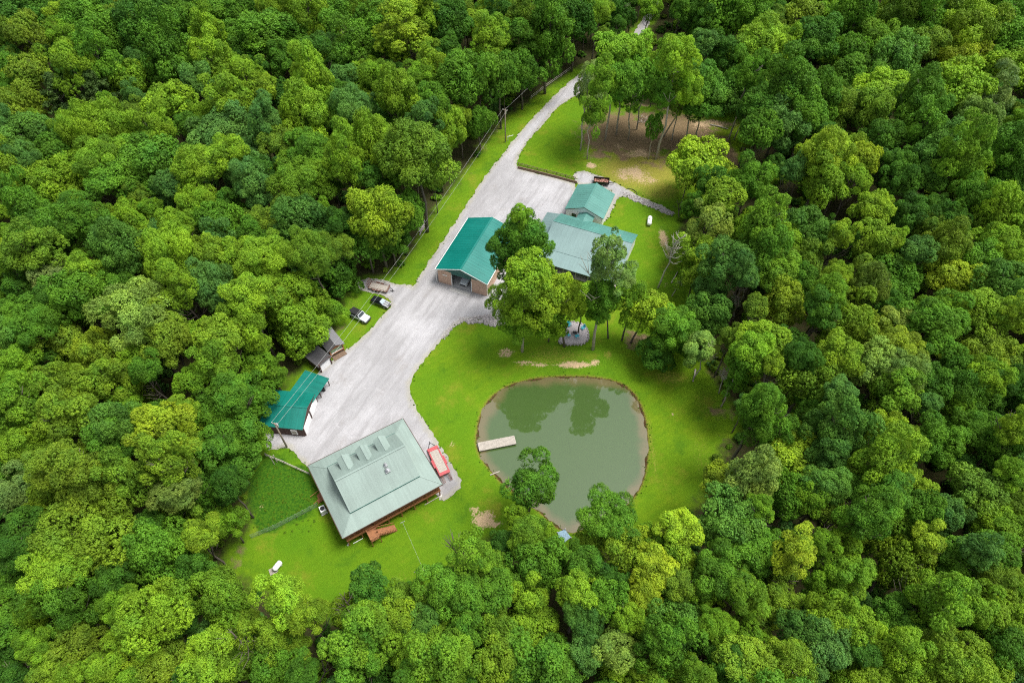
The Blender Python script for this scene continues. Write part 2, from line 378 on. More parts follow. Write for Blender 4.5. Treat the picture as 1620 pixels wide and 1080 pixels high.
grass = g.mix(g.math('MULTIPLY', g.rng(st, .3, .95), .8), grass, (.33,.28,.055))
br = g.math('ADD', g.attr('brown_soil'), g.math('MULTIPLY', g.math('SUBTRACT', n_mid, .5), 1.7))
grass = g.mix(g.math('MULTIPLY', g.rng(br, .4, .8), .9), grass, g.mix(n_fine, (.15,.095,.06), (.28,.185,.115)))
tn = g.math('ADD', g.math('ADD', g.attr('tan_soil'), g.math('MULTIPLY', g.math('SUBTRACT', n_fine, .5), 1.5)), g.math('MULTIPLY', g.math('SUBTRACT', n_mid, .5), 1.0))
grass = g.mix(g.rng(tn, .5, .85), grass, g.mix(n_x, (.42,.29,.15), (.62,.47,.30)))
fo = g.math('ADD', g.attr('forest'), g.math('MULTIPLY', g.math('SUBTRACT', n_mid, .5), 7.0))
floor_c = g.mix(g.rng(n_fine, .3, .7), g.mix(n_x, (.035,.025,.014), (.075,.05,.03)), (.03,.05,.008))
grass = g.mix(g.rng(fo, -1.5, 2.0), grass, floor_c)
pe = g.math('ADD', g.attr('pond'), g.math('MULTIPLY', g.math('SUBTRACT', n_fine, .5), 1.0))
grass = g.mix(g.math('MULTIPLY', g.rng(pe, 1.0, .4), .6), grass, (.24,.19,.04))
grass = g.mix(g.rng(pe, .65, .25), grass, (.07,.04,.018))
g.l.new(grass, g.b.inputs['Base Color']); g.b.inputs['Roughness'].default_value = .95; g.b.inputs['Specular IOR Level'].default_value = .12
g.bump(g.math('ADD', n_x, g.math('MULTIPLY', n_fine, 1.5)), .8, .12)
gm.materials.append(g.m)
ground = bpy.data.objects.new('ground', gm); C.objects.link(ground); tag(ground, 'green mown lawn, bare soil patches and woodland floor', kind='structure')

# gravel sheets
def sheet(name, poly, lift, m, label, step=.8, jitter=.11, seed=3):
    """a draped sheet with a ragged edge: dense grid cells whose corners lie inside"""
    import bmesh
    from mathutils.geometry import delaunay_2d_cdt
    r = np.random.default_rng(seed)
    edge = []
    n = len(poly)
    for i in range(n):
        a, b = poly[i], poly[(i+1) % n]; L = np.hypot(*(b-a)); k = max(1, int(L/.45))
        for j in range(k):
            p = a + (b-a)*j/k; w_ = jitter*np.array([np.sin(p[0]*1.3+p[1]*.7)+.7*np.sin(p[1]*2.9-p[0]*1.7), np.sin(p[1]*1.1-p[0]*.9+2)+.7*np.sin(p[0]*3.3+p[1]*1.9)]); edge.append(p + w_ + r.normal(0, jitter*.8, 2))
    edge = np.array(edge)
    lo, hi = poly.min(0), poly.max(0)
    X, Y = np.meshgrid(np.arange(lo[0], hi[0], step), np.arange(lo[1], hi[1], step)); X = X.ravel(); Y = Y.ravel()
    k = sdf(edge, X, Y) < -.5
    pts = [Vector(e) for e in edge] + [Vector((a, b)) for a, b in zip(X[k], Y[k])]
    ne = len(edge)
    vs, es, fs, *_ = delaunay_2d_cdt(pts, [(i, (i+1) % ne) for i in range(ne)], [list(range(ne))], 1, 1e-5)
    A = np.array([[v.x, v.y] for v in vs]); 
    z = H(A[:,0], A[:,1]) + lift + .03*np.sin(A[:,0]*.7)*np.sin(A[:,1]*.9)*.5
    me = bpy.data.meshes.new(name); me.from_pydata(np.column_stack([A, z]).tolist(), [], fs); me.update()
    if me.polygons and sum(p.normal.z for p in me.polygons) < 0: me.flip_normals()
    attr(me, 'edge', np.clip(-sdf(poly, A[:,0], A[:,1]), -2, 12))
    me.polygons.foreach_set('use_smooth', [True]*len(me.polygons))
    me.materials.append(m); o = bpy.data.objects.new(name, me); C.objects.link(o)
    return tag(o, label, kind='structure')
gv = NT('white_limestone_gravel'); RING = tuple(P(575, 655)[:2])
a1 = gv.noise(.06, 5, .6); a2 = gv.noise(.5, 6, .65); a3 = gv.noise(5, 6, .7); a4 = gv.noise(22, 2, .6)
cg = gv.mix(gv.rng(a1, .35, .68), (0.331,0.325,0.331), (0.449,0.442,0.453))
cg = gv.mix(gv.math('MULTIPLY', gv.rng(a2, .45, .75), .4), cg, (0.280,0.272,0.276))
cg = gv.mix(gv.math('MULTIPLY', gv.rng(a3, .5, .72), .2), cg, (0.228,0.221,0.221))
cg = gv.mix(gv.math('MULTIPLY', gv.rng(a4, .52, .7), .15), cg, (0.485,0.479,0.485))
mp2 = gv.n.new('ShaderNodeMapping'); mp2.vector_type = 'TEXTURE'; mp2.inputs['Rotation'].default_value = (0, 0, 1.12); mp2.inputs['Scale'].default_value = (14, 1.7, 1); gv.l.new(gv.tc.outputs['Object'], mp2.inputs[0])
tr = gv.noise(1.0, 5, .6, mp2.outputs[0])
cg = gv.mix(gv.math('MULTIPLY', gv.rng(tr, .48, .62), .6), cg, (0.280,0.272,0.276))
cg = gv.mix(gv.math('MULTIPLY', gv.rng(tr, .44, .3), .4), cg, (0.501,0.493,0.504))
rg = gv.n.new('ShaderNodeVectorMath'); rg.operation = 'DISTANCE'; rg.inputs[1].default_value = (*RING, 0.0)
sx = gv.n.new('ShaderNodeVectorMath'); sx.operation = 'MULTIPLY'; sx.inputs[1].default_value = (1, 1, 0); gv.l.new(gv.tc.outputs['Object'], sx.inputs[0]); gv.l.new(sx.outputs[0], rg.inputs[0])
rd_ = gv.math('ABSOLUTE', gv.math('SUBTRACT', gv.math('ADD', rg.outputs['Value'], gv.math('MULTIPLY', gv.math('SUBTRACT', a1, .5), 5.0)), 5.6))
cg = gv.mix(gv.math('MULTIPLY', gv.math('MULTIPLY', gv.rng(rd_, .35, .1), gv.rng(a2, .45, .6)), .2), cg, (0.592,0.584,0.596))
cg = gv.mix(gv.math('MULTIPLY', gv.rng(gv.noise(.16, 6, .7), .56, .68), .35), cg, (0.264,0.240,0.224))
ed = gv.math('ADD', gv.attr('edge'), gv.math('MULTIPLY', gv.math('SUBTRACT', a2, .5), 2.5))
cg = gv.mix(gv.math('MULTIPLY', gv.rng(ed, 1.3, .1), .5), cg, (.33,.31,.22))
gv.l.new(cg, gv.b.inputs['Base Color']); gv.b.inputs['Roughness'].default_value = .95; gv.b.inputs['Specular IOR Level'].default_value = .2
gv.bump(gv.math('ADD', a4, gv.math('MULTIPLY', a3, 1.3)), .5, .06)
sheet('gravel_driveway', GRAVEL, .08, gv.m, 'pale limestone gravel driveway and yard')
sheet('gravel_path', PATH, .07, gv.m, 'pale stone path behind the small outbuilding', .6, .12, 5)

# pond water with depth-dependent murk
wlo, whi = POND.min(0)-1, POND.max(0)+1
X, Y = np.meshgrid(np.arange(wlo[0], whi[0], .5), np.arange(wlo[1], whi[1], .5))
wy, wx = X.shape; wi = np.arange(wx*wy).reshape(wy, wx)
WV = np.stack([X.ravel(), Y.ravel(), np.full(X.size, -.42)], 1)
WQ = np.stack([wi[:-1,:-1], wi[:-1,1:], wi[1:,1:], wi[1:,:-1]], -1).reshape(-1, 4)
dpond = sdf(POND, WV[:,0], WV[:,1]); WQ = WQ[(dpond[WQ] < .9).any(1)]
wm = mesh_quads('pond_water', WV, WQ, True); attr(wm, 'shore', np.clip(-dpond, -2, 20))
w = NT('murky_green_pond_water')
b1 = w.noise(.12, 4, .6); b2 = w.noise(.9, 4)
sh = w.math('ADD', w.attr('shore'), w.math('MULTIPLY', w.math('SUBTRACT', b1, .5), 6))
cw = w.mix(w.rng(sh, .0, 1.9), (.14,.12,.055), w.mix(b2, (.050,.094,.022), (.060,.106,.030)))
w.l.new(cw, w.b.inputs['Base Color']); w.b.inputs['Roughness'].default_value = .03; w.b.inputs['IOR'].default_value = 1.82; w.b.inputs['Specular IOR Level'].default_value = .5
w.bump(w.noise(1.6, 3, .5), .03, .05)
wm.materials.append(w.m); wo_ = bpy.data.objects.new('pond_water', wm); C.objects.link(wo_); tag(wo_, 'still murky green pond water', kind='structure')

# ------------------------------------------------------------------ tree prototypes
def leaf_material():
    t = NT('leaf_foliage'); n, l = t.n, t.l
    oi = n.new('ShaderNodeObjectInfo')
    ramp = n.new('ShaderNodeValToRGB'); cr = ramp.color_ramp; cr.interpolation = 'CONSTANT'
    cols = [(.044,.126,.014),(.072,.182,.016),(.118,.25,.016),(.074,.182,.034),(.145,.275,.017),(.11,.20,.018),(.056,.15,.015),(.16,.275,.018)]
    while len(cr.elements) < len(cols): cr.elements.new(.5)
    for i, c in enumerate(cols): cr.elements[i].position = i/len(cols); cr.elements[i].color = (*c, 1)
    l.new(oi.outputs['Random'], ramp.inputs[0])
    base = t.mix(oi.outputs['Alpha'], t.mix(1.0, ramp.outputs[0], (1.12,1.12,1.1), 'MULTIPLY'), oi.outputs['Color'])
    lv = t.attr('leaf_tone')
    hv = t.noise(1.1, 3, .6)
    base = t.mix(t.rng(hv, .42, .68), base, t.mix(1.0, base, (1.28,1.14,.95), 'MULTIPLY'))
    base = t.mix(t.rng(hv, .46, .28), base, t.mix(1.0, base, (.74,.88,1.1), 'MULTIPLY'))
    tone = t.rng(lv, 0, 1, .66, 1.36)
    x = n.new('ShaderNodeVectorMath'); x.operation = 'SCALE'; l.new(base, x.inputs[0]); l.new(tone, x.inputs[3])
    col = t.mix(t.math('MULTIPLY', t.rng(lv, .75, 1.0), .35), x.outputs[0], t.mix(1.0, x.outputs[0], (1.3,1.08,.8), 'MULTIPLY'))
    l.new(col, t.b.inputs['Base Color']); t.b.inputs['Roughness'].default_value = .55; t.b.inputs['Specular IOR Level'].default_value = .12
    tr = n.new('ShaderNodeBsdfTranslucent'); c2 = t.mix(1.0, col, (1.15,1.25,.5), 'MULTIPLY'); l.new(c2, tr.inputs[0])
    mx = n.new('ShaderNodeMixShader'); mx.inputs[0].default_value = .2
    l.new(t.b.outputs[0], mx.inputs[1]); l.new(tr.outputs[0], mx.inputs[2]); l.new(mx.outputs[0], n['Material Output'].inputs[0])
    return t.m
LEAF = leaf_material()
def fib(n, r, zmin=-.55):
    i = np.arange(n) + .5; z = 1 - (1-zmin)*i/n; a = i*2.399963 + r.random()*6.28
    q = np.sqrt(np.maximum(0, 1-z*z)); d = np.stack([np.cos(a)*q, np.sin(a)*q, z], 1)
    d += r.normal(0, .16, d.shape); return d/np.linalg.norm(d, axis=1, keepdims=True)
def leaves(cent, rad, out, per, size, r, tone, flat=.25):
    """leaf quads round each puff centre"""
    n = len(cent)*per
    d = r.normal(0, 1, (n, 3)); d /= np.linalg.norm(d, axis=1, keepdims=True)
    o = np.repeat(out, per, 0); d = d + o*.55; d /= np.linalg.norm(d, axis=1, keepdims=True)
    pos = np.repeat(cent, per, 0) + d*np.repeat(rad, per)[:,None]*r.uniform(.55, 1.08, (n, 1))
    nm = d*.95 + np.array([0, 0, flat]) + r.normal(0, .26, (n, 3)); nm /= np.linalg.norm(nm, axis=1, keepdims=True)
    t = r.normal(0, 1, (n, 3)); t -= nm*(t*nm).sum(1, keepdims=True); t /= np.linalg.norm(t, axis=1, keepdims=True); b = np.cross(nm, t)
    s = size*r.uniform(.65, 1.3, (n, 1)); k = r.uniform(.5, .8, (n, 1))
    bend = nm*s*.25
    V = np.stack([pos - t*s - bend, pos - b*s*k, pos + t*s - bend, pos + b*s*k], 1).reshape(-1, 3)
    Q = np.arange(n*4).reshape(-1, 4)
    tn = np.clip(np.repeat(tone, per) + r.normal(0, .07, n), 0, 1)
    return V, Q, np.repeat(tn, 4)
def crown_mesh(name, style, seed):
    r = np.random.default_rng(seed); C_, Rr, O_ = [], [], []; pk_ = r.uniform(.78, 1.3); lk_ = r.uniform(.8, 1.25)
    if style == 'pine':
        for k in range(9):
            z = -.95 + 1.9*k/8; rr = .95*(1 - ((z+.95)/1.95)**1.4)*r.uniform(.8, 1.1) + .12
            for a in r.uniform(0, 6.28, 7 if k < 7 else 4):
                for t in np.linspace(.25, 1, 6):
                    c = np.array([math.cos(a)*rr*t, math.sin(a)*rr*t, z + .10*(1-t) + r.normal(0, .03)])
                    for q in range(2):
                        C_.append(c + r.normal(0, .06, 3)*[1,1,.4]); Rr.append(.10); O_.append([0, 0, .5])
        C_, Rr, O_ = np.array(C_), np.array(Rr), np.array(O_); per, size = 22, .034
        tone = r.uniform(.2, .75, len(C_))
    else:
        N = {'round': 27, 'tall': 33, 'sparse': 26, 'bush': 14}[style]; zs = {'round': .92, 'tall': 1.45, 'sparse': 1.1, 'bush': .8}[style]
        D = fib(N, r, -.55); cen = []; lr = []
        kd = r.normal(0, 1, (5, 3)); kp = r.uniform(0, 6.28, 5)
        off = np.array([r.normal(0, .06), r.normal(0, .06), 0])
        for d in D:
            wob = 1 + (.42 if style != 'sparse' else .5)*np.mean(np.cos(kd@d*2.2 + kp))*1.6; wob = min(1.22, max(.62, wob))   # uneven outline
            q = (r.uniform(.42, .90) if style != 'sparse' else r.uniform(.35, .88))*wob
            l_ = r.uniform(.17, .33) if style != 'sparse' else r.uniform(.16, .29)
            cen.append(d*q*[1,1,zs] + off + r.normal(0, .06, 3)); lr.append(l_)
        if style != 'sparse':
            for _ in range(6): cen.append(r.normal(0, .2, 3)*[1,1,zs]); lr.append(.32)
        cen = np.array(cen); lr = np.array(lr); ltone = r.uniform(.2, .8, len(cen)); tone = []
        for i, (c, l_) in enumerate(zip(cen, lr)):
            oc = c/np.array([1,1,zs]); oc = oc/(np.linalg.norm(oc)+1e-6)
            m = int(30 + 400*l_**2)
            pd = fib(m, r, -.7); pd = pd + oc*.45 + [0,0,.15]; pd /= np.linalg.norm(pd, axis=1, keepdims=True)
            for d in pd:
                p = c + d*l_*r.uniform(.82, 1.16)
                dd = np.linalg.norm(cen - p, axis=1)/lr; dd[i] = 9
                if (dd < .70).any(): continue
                C_.append(p); Rr.append(r.uniform(.045, .098)*pk_); O_.append(d); tone.append(np.clip(ltone[i] + r.normal(0, .10), 0, 1))
        C_, Rr, O_, tone = np.array(C_), np.array(Rr), np.array(O_), np.array(tone); per, size = {'bush': (20, .040), 'sparse': (34, .020)}.get(style, (25, .0235))
    V, Q, tn = leaves(C_, Rr, O_, int(per/lk_**1.2), size*lk_, r, tone)
    me = mesh_quads(name, V, Q); attr(me, 'leaf_tone', tn); me.materials.append(LEAF); return me
def trunk_mesh(name, seed, m, top=1.0, limbs=9, thin=1.0):
    """unit trunk: z 0..1 of trunk height, crown radius about .35"""
    r = random.Random(seed); b = MB()
    pts = [Vector((0,0,-.03))]; 
    for i in range(1, 7): pts.append(Vector((r.uniform(-.012,.012)*i, r.uniform(-.012,.012)*i, i/6*top)))
    b.tube(pts, [.024*thin, .019*thin, .0165*thin, .014*thin, .011*thin, .008*thin, .003], 7)
    for k in range(limbs):
        t = r.uniform(.5, .95); i = min(5, int(t*6)); p = pts[i].lerp(pts[i+1], t*6-i); a = r.uniform(0, 6.28); L = r.uniform(.13, .24)*(1.25-t)*1.7
        e = p + Vector((math.cos(a)*L, math.sin(a)*L, L*r.uniform(.5, 1.0))); mdl = p.lerp(e, .5) - Vector((0,0,L*.12))
        b.tube([p, mdl, e], [.0075*thin, .005*thin, .0015], 5)
        for s in (-1, 1):
            e2 = mdl + Vector((math.cos(a+s*.8)*L*.5, math.sin(a+s*.8)*L*.5, L*.45)); b.tube([mdl, e2], [.004*thin, .001], 4)
    me = b.mesh(name, m); me.polygons.foreach_set('use_smooth', [True]*len(me.polygons)); return me
CROWN = {'round': [crown_mesh('crown', 'round', 100+i) for i in range(9)], 'tall': [crown_mesh('crown', 'tall', 200+i) for i in range(4)],
         'sparse': [crown_mesh('crown', 'sparse', 300+i) for i in range(4)], 'pine': [crown_mesh('crown', 'pine', 400+i) for i in range(2)],
         'bush': [crown_mesh('crown', 'bush', 500+i) for i in range(3)]}
ZS = {'round': .92, 'tall': 1.45, 'sparse': 1.1, 'pine': 1.0, 'bush': .8}
TRUNK = [trunk_mesh('trunk', 20+i, M['bark']) for i in range(4)]
PALE = [trunk_mesh('trunk', 40+i, M['palebark'], thin=.8, limbs=12) for i in range(3)]
DEAD = [trunk_mesh('trunk', 60+i, M['deadwood'], limbs=26, thin=.9) for i in range(3)]
COL = {'D': (.046,.132,.014), 'M': (.080,.196,.016), 'B': (.152,.282,.018), 'Y': (.225,.325,.020), 'O': (.136,.225,.018), 'G': (.080,.190,.036), 'P': (.18,.27,.07), 'K': (.050,.098,.020)}
CNAME = {'D': 'dark green', 'M': 'mid-green', 'B': 'bright green', 'Y': 'yellow-green', 'O': 'olive-green', 'G': 'bluish green', 'P': 'pale greyish green', 'K': 'very dark green'}
def tcol(code):
    c = np.mean([COL[k] for k in code], 0)*rng.uniform(1.0, 1.24); return (*c, 1.0)
def make_tree(base, hcrown, r, code, style, label, group=None, lean=(0, 0), zscale=None, name=None, pale=False, cat='tree', seed=None, gain=1.0, more=()):
    """base point, height of the crown centre above it, crown radius"""
    rz = random.uniform(0, 6.28); zs = (zscale or 1.0)
    root = thing(name or ('pine_tree' if style == 'pine' else 'broadleaf_tree'), base, 0, label, cat, group)
    cm = CROWN[style][random.randrange(len(CROWN[style])) if seed is None else seed % len(CROWN[style])]
    top = hcrown + r*ZS[style]*zs*.55
    t = bpy.data.objects.new('trunk', random.choice(PALE if pale else TRUNK)); C.objects.link(t); t.parent = root
    k = max(r*2.4, top*.62)
    ang = math.hypot(*lean)
    t.scale = (k, k, top); 
    mtx = Matrix.Identity(4)
    t.rotation_euler = (math.atan2(-lean[1], hcrown), math.atan2(lean[0], hcrown), rz)
    c = bpy.data.objects.new('crown', cm); C.objects.link(c); c.parent = root
    c.location = (lean[0], lean[1], hcrown); c.scale = (r*random.uniform(.9, 1.12), r*random.uniform(.85, 1.1), r*zs); c.rotation_euler = (0, 0, rz*1.7)
    c.color = tuple(k_*gain for k_ in tcol(code)[:3]) + (1.0,)
    for dx, dy, dz, rr, cc, st in more:                    # further leaf masses on the same trunk
        c = bpy.data.objects.new('crown', random.choice(CROWN[st])); C.objects.link(c); c.parent = root
        c.location = (dx, dy, dz); c.scale = (rr, rr*random.uniform(.9, 1.1), rr*random.uniform(1.0, 1.35)); c.rotation_euler = (0, 0, random.uniform(0, 6.28))
        c.color = tuple(k_*gain for k_ in tcol(cc)[:3]) + (1.0,)
    return root
# ------------------------------------------------------------------ the woods: crowns read off the photograph, tile by tile (x, y, radius in tile pixels, 3.6 per photo pixel)
TILES = {
(0,0): "100,90,130,D;200,230,110,O;170,410,100,O;40,200,70,K;50,380,70,D;20,520,55,M;330,70,55,G;470,120,110,M;370,200,75,B;560,30,65,YB;740,30,100,O;880,40,60,B;650,210,110,M;830,150,130,D;1050,90,100,M;1230,60,90,M;1390,60,80,M;310,280,50,B;420,380,115,B;560,350,90,M;350,540,100,Kp;570,540,110,Kp;750,450,105,B;980,330,125,M;1190,200,75,Y;1230,350,105,B;1380,250,90,M;1400,440,90,B;1100,480,95,G;950,560,110,B;1300,580,110,B;1250,740,130,G;900,730,100,B;1080,710,65,B;110,620,115,O;60,740,75,G;200,760,130,GM;430,740,90,B;630,720,115,B;760,640,65,D;300,900,115,M;130,900,75,B;560,900,100,MB;830,890,160,M;1140,930,100,B;1310,860,80,B;1400,930,110,G;60,960,80,D;310,1030,120,B;980,1040,80,M;620,1030,90,M",
(405,0): "70,200,140,M;300,100,110,B;110,40,75,M;480,70,90,M;640,60,100,BO;800,50,75,M;950,60,80,B;340,270,75,O;320,450,100,Bt;40,500,70,B;160,540,75,M;590,240,160,M;860,180,110,YBt;1100,120,105,D;1330,210,85,Bt;1230,130,65,M;1390,110,80,D;1100,270,60,B;980,340,65,P;920,430,70,P;580,450,70,B;700,440,80,B;490,460,80,D;1170,440,150,M;1390,430,100,M;810,530,100,B;1000,570,90,M;640,660,100,D;800,660,90,M;950,690,80,MB;1100,740,90,B;1270,690,90,M;300,680,115,B;460,720,115,M;130,800,75,B;290,860,110,M;50,680,80,M;50,990,80,G;500,900,95,B;690,850,125,B;920,880,170,OM;690,990,145,MB;1150,900,110,M;250,1030,120,MB;430,1010,80,M;560,600,90,G",
(810,0): "60,80,70,D;100,40,60,O;230,90,100,M;360,100,100,D;200,220,120,M;60,250,90,M;60,400,105,DM;360,300,75,M;40,540,80,M;600,60,110,D;1200,60,150,M;1060,60,90,D;1110,220,65,O;1210,290,75,M;1390,250,120,B;1300,470,110,M;1400,600,80,GM;1400,80,100,M;960,40,80,D;780,40,50,O;1400,730,95,M;1350,880,95,G;1360,1020,95,M;480,60,70,D",
(1215,0): "210,80,105,O;260,220,105,D;60,260,85,B;130,470,115,M;350,100,80,D;510,60,95,M;780,70,120,MO;600,220,105,BM;850,170,105,M;480,290,85,M;740,310,115,MG;480,410,105,M;920,240,80,O;1130,160,120,BO;1010,60,80,D;1330,60,105,M;1380,210,115,M;1060,340,115,Y;1080,490,120,B;1380,370,105,B;1320,440,95,D;650,510,115,B;420,600,80,Y;300,560,85,M;850,570,95,M;600,620,85,MO;1250,560,85,P;1200,680,120,MP;70,720,115,G;220,650,85,M;340,870,105,YB;540,900,85,Y;650,760,85,MD;880,730,105,M;940,880,120,MG;1100,880,105,BM;740,1020,80,B;300,1030,105,B;480,1020,75,O;1100,1010,105,B;900,1000,75,M;1360,870,130,DM;720,910,55,P;150,960,60,OD;1000,790,60,B",
(0,260): "50,90,95,D;310,130,115,B;180,260,105,M;350,380,120,MD;180,480,105,OM;480,300,85,M;30,540,70,D;950,160,115,GM;1130,220,95,B;740,330,80,B;690,470,130,GM;1010,340,75,G;1250,330,105,M;960,490,120,B;900,630,75,B;1030,680,85,B;1190,530,95,OB;1210,690,115,G;1390,520,85,B;1400,720,95,B;310,640,85,P;480,620,85,B;450,750,130,M;650,680,95,M;250,780,70,B;110,720,85,B;60,820,60,M;200,890,105,M;80,960,105,MG;360,960,105,O;790,850,170,PB;960,980,115,O;560,1040,105,YO;1250,990,105,BO;1400,890,105,B;200,1060,80,M",
(300,200): "330,250,130,G;80,220,75,B;360,340,90,G;520,320,95,B;600,420,130,M;640,530,130,GD;740,320,85,B;1060,480,130,BY;1000,620,95,M;1200,500,120,M;1150,640,110,MD;860,560,70,BO;700,720,105,OM;820,680,75,O;300,740,95,B;420,730,120,B;830,830,105,MD;960,860,60,D;1050,780,60,M;640,960,125,B;750,930,105,BY;480,940,85,B;330,930,95,BY;330,1050,80,B",
(280,460): "450,200,140,B;700,180,130,B;720,350,115,M;860,110,85,B;150,230,75,B;220,300,110,B;230,420,105,BM;450,400,80,PM;550,460,95,MB;620,500,85,M;90,500,75,M;300,580,95,M;420,600,100,M;200,680,120,M;450,740,85,M;330,800,120,M;230,850,95,MD;430,860,80,MD;330,960,105,MD;80,880,95,BO;60,1030,85,BO;40,680,60,O",
(0,520): "100,190,85,M;250,150,85,BM;60,330,75,M;60,420,60,D;530,130,120,YO;640,280,105,BO;420,310,105,OB;240,300,75,O;760,130,65,O;820,230,70,G;1030,270,120,B;1240,170,95,MP;140,470,105,BM;370,520,120,BO;120,600,120,B;640,520,105,GM;640,660,105,M;900,560,140,Y;1030,680,105,BY;950,760,110,OB;1000,910,130,POs;330,780,115,O;530,840,130,O;700,850,105,OM;600,960,120,O;80,930,95,GP;250,950,75,B;100,700,95,M",
(0,780): "460,210,200,BO;330,390,120,B;530,370,95,B;660,490,85,M;890,320,155,M;950,220,80,M;140,150,85,M;110,330,85,MG;140,500,105,M;360,590,155,M;200,680,75,M;90,740,105,M;70,890,85,M;200,850,75,M;440,850,105,O;300,990,95,BO;90,1030,75,OM;450,1040,85,M;590,970,85,M;850,680,140,B;740,760,85,B;790,870,85,MG;920,950,115,O;740,1040,85,O;1130,230,85,Y;1300,160,75,Y;1250,560,140,BM;1200,920,120,B;1220,1040,120,B;1380,750,95,BO;1390,900,95,MB;1060,1040,60,B;700,630,85,O;1050,700,70,M",
(405,780): "190,590,150,B;290,690,85,M;640,510,105,D;830,580,85,OM;800,690,85,O;630,740,130,MB;600,880,145,M;620,1000,120,M;500,650,70,OB;90,810,105,BO;200,850,95,BO;100,960,120,M;950,720,95,GM;1060,640,95,BM;960,870,140,B;1120,920,140,MB;900,1040,95,M;1180,760,95,M;1180,560,105,M;1170,430,95,BMs;1320,400,105,BM;1370,540,95,M;1390,780,95,MO;1390,950,105,OB;1340,1050,85,M;270,1020,90,DM",
(810,780): "100,230,155,MB;150,400,140,M;560,110,160,M;970,200,130,YB;450,260,95,B;400,370,85,B;660,290,105,BY;780,270,75,B;820,420,95,Y;730,600,95,Y;670,710,70,Y;930,500,75,BO;1050,570,75,BO;370,560,105,B;540,600,95,M;560,480,85,M;420,700,95,GD;100,620,105,B;100,760,130,B;230,950,140,M;60,1030,75,M;420,890,85,DM;590,860,95,PB;600,960,95,B;950,750,155,MG;1150,740,75,YO;850,880,120,M;1000,880,120,M;820,1050,95,B;1050,1030,95,BM;1240,130,140,MG;1200,420,120,M;1330,560,115,MB;1370,300,105,M;1330,800,85,B;1340,950,115,BO;1200,950,85,M;1400,680,75,M",
(1050,520): "560,70,105,B;700,70,85,BY;780,150,75,BM;620,200,50,Y;820,280,155,OM;560,420,95,M;860,440,85,MB;600,560,105,M;650,610,75,MB;1010,350,70,G;1000,130,95,OB;1200,190,105,BP;1290,330,105,MB;1350,110,95,OY;310,690,70,DM;330,850,105,OY;500,840,105,OP;740,740,130,YB;960,600,130,MG;960,740,95,GD;940,880,95,MG;370,1010,120,M;700,940,105,M;840,960,75,M;1240,740,130,B;1290,590,95,BY;1130,900,75,D;1250,900,95,DM;1170,1040,115,M;980,1030,75,M;540,1010,60,M;440,170,80,M",
(1215,520): "600,200,105,PM;750,220,95,PM;780,390,140,GM;800,130,75,OY;930,120,95,M;1220,130,120,O;1100,300,120,DM;1060,430,85,D;1380,180,75,M;1250,260,85,D;1390,330,85,MD;920,420,50,O;930,620,130,M;1000,700,115,M;1200,560,105,M;1330,640,105,M;1400,560,75,M;1200,900,145,BG;1380,970,85,BO;1380,820,70,M;870,990,85,D;1020,1040,85,B",
(1215,780): "590,150,115,M;170,340,95,Y;60,300,70,B;70,600,95,OB;60,450,75,B;310,270,75,B;450,270,75,O;770,170,95,BM;900,280,95,BY;740,400,140,OB;1050,170,130,BO;1060,350,115,M;1190,320,75,M;1270,140,85,O;1400,200,95,BM;1330,320,105,M;1290,440,85,M;1410,530,70,BO;300,480,85,DM;450,460,95,BM;480,560,115,M;940,580,115,MB;930,690,95,PM;1160,640,95,BM;1330,720,120,B;340,670,105,B;520,760,105,B;540,880,85,BO;330,830,120,G;200,780,95,GD;740,690,95,DM;830,800,85,D;120,950,130,BO;220,1010,95,MB;450,1010,95,MB;600,1020,95,BO;740,920,120,B;900,1020,140,OB;1110,950,140,BO;950,880,75,M;1290,1000,95,M;1390,880,105,DM;640,820,75,M",
(1215,260): "290,150,145,M;200,380,115,GM;400,400,75,Y;730,130,90,B;590,250,85,M;830,270,85,BM;960,230,60,B;1090,60,120,MB;1060,330,70,B;930,350,75,B;620,430,95,BO;720,420,50,Y;1180,180,95,M;1340,270,115,B;1340,70,95,D;1300,410,85,YP;1000,480,105,O;850,470,75,M;720,560,115,M;800,650,140,GM;1050,650,115,Y;1230,540,115,M;1390,500,70,D;1340,690,130,MG;1230,820,115,B;570,680,95,OK;60,620,105,MB;200,640,70,M;350,730,75,M;300,810,85,OB;90,790,105,OY;420,900,120,OB;600,960,115,OY;740,900,95,PYs;950,870,130,M;900,1000,105,M;50,1000,95,BO;1390,850,75,DM;400,620,60,M;380,1010,60,D;540,560,60,M",
(1000,260): "510,170,95,BO;660,130,95,GM;450,330,100,PYs;390,500,110,BOs;540,570,125,GD;740,330,95,BM;760,440,105,M;650,640,70,Ps;430,720,75,GD;850,580,75,B;830,660,70,BM;650,960,115,BM;700,800,60,B",
}
KEEP = [(GRAVEL, 1.0), (POND, 2.0), (PATH, .5)]
# footprints that trees keep clear of (photo pixels on the ground)
for q in ([(425,640),(520,590),(545,610),(490,715),(420,715)], [(500,535),(530,520),(560,545),(520,605),(490,590)], [(535,485),(560,462),(635,470),(600,525),(560,530)]):
    KEEP.append((poly_w(q), .5))
def blocked(x, y):
    if sdf(CLEAR, np.array([x]), np.array([y]))[0] < -1.5: return True
    return any(sdf(p, np.array([x]), np.array([y]))[0] < m for p, m in KEEP)
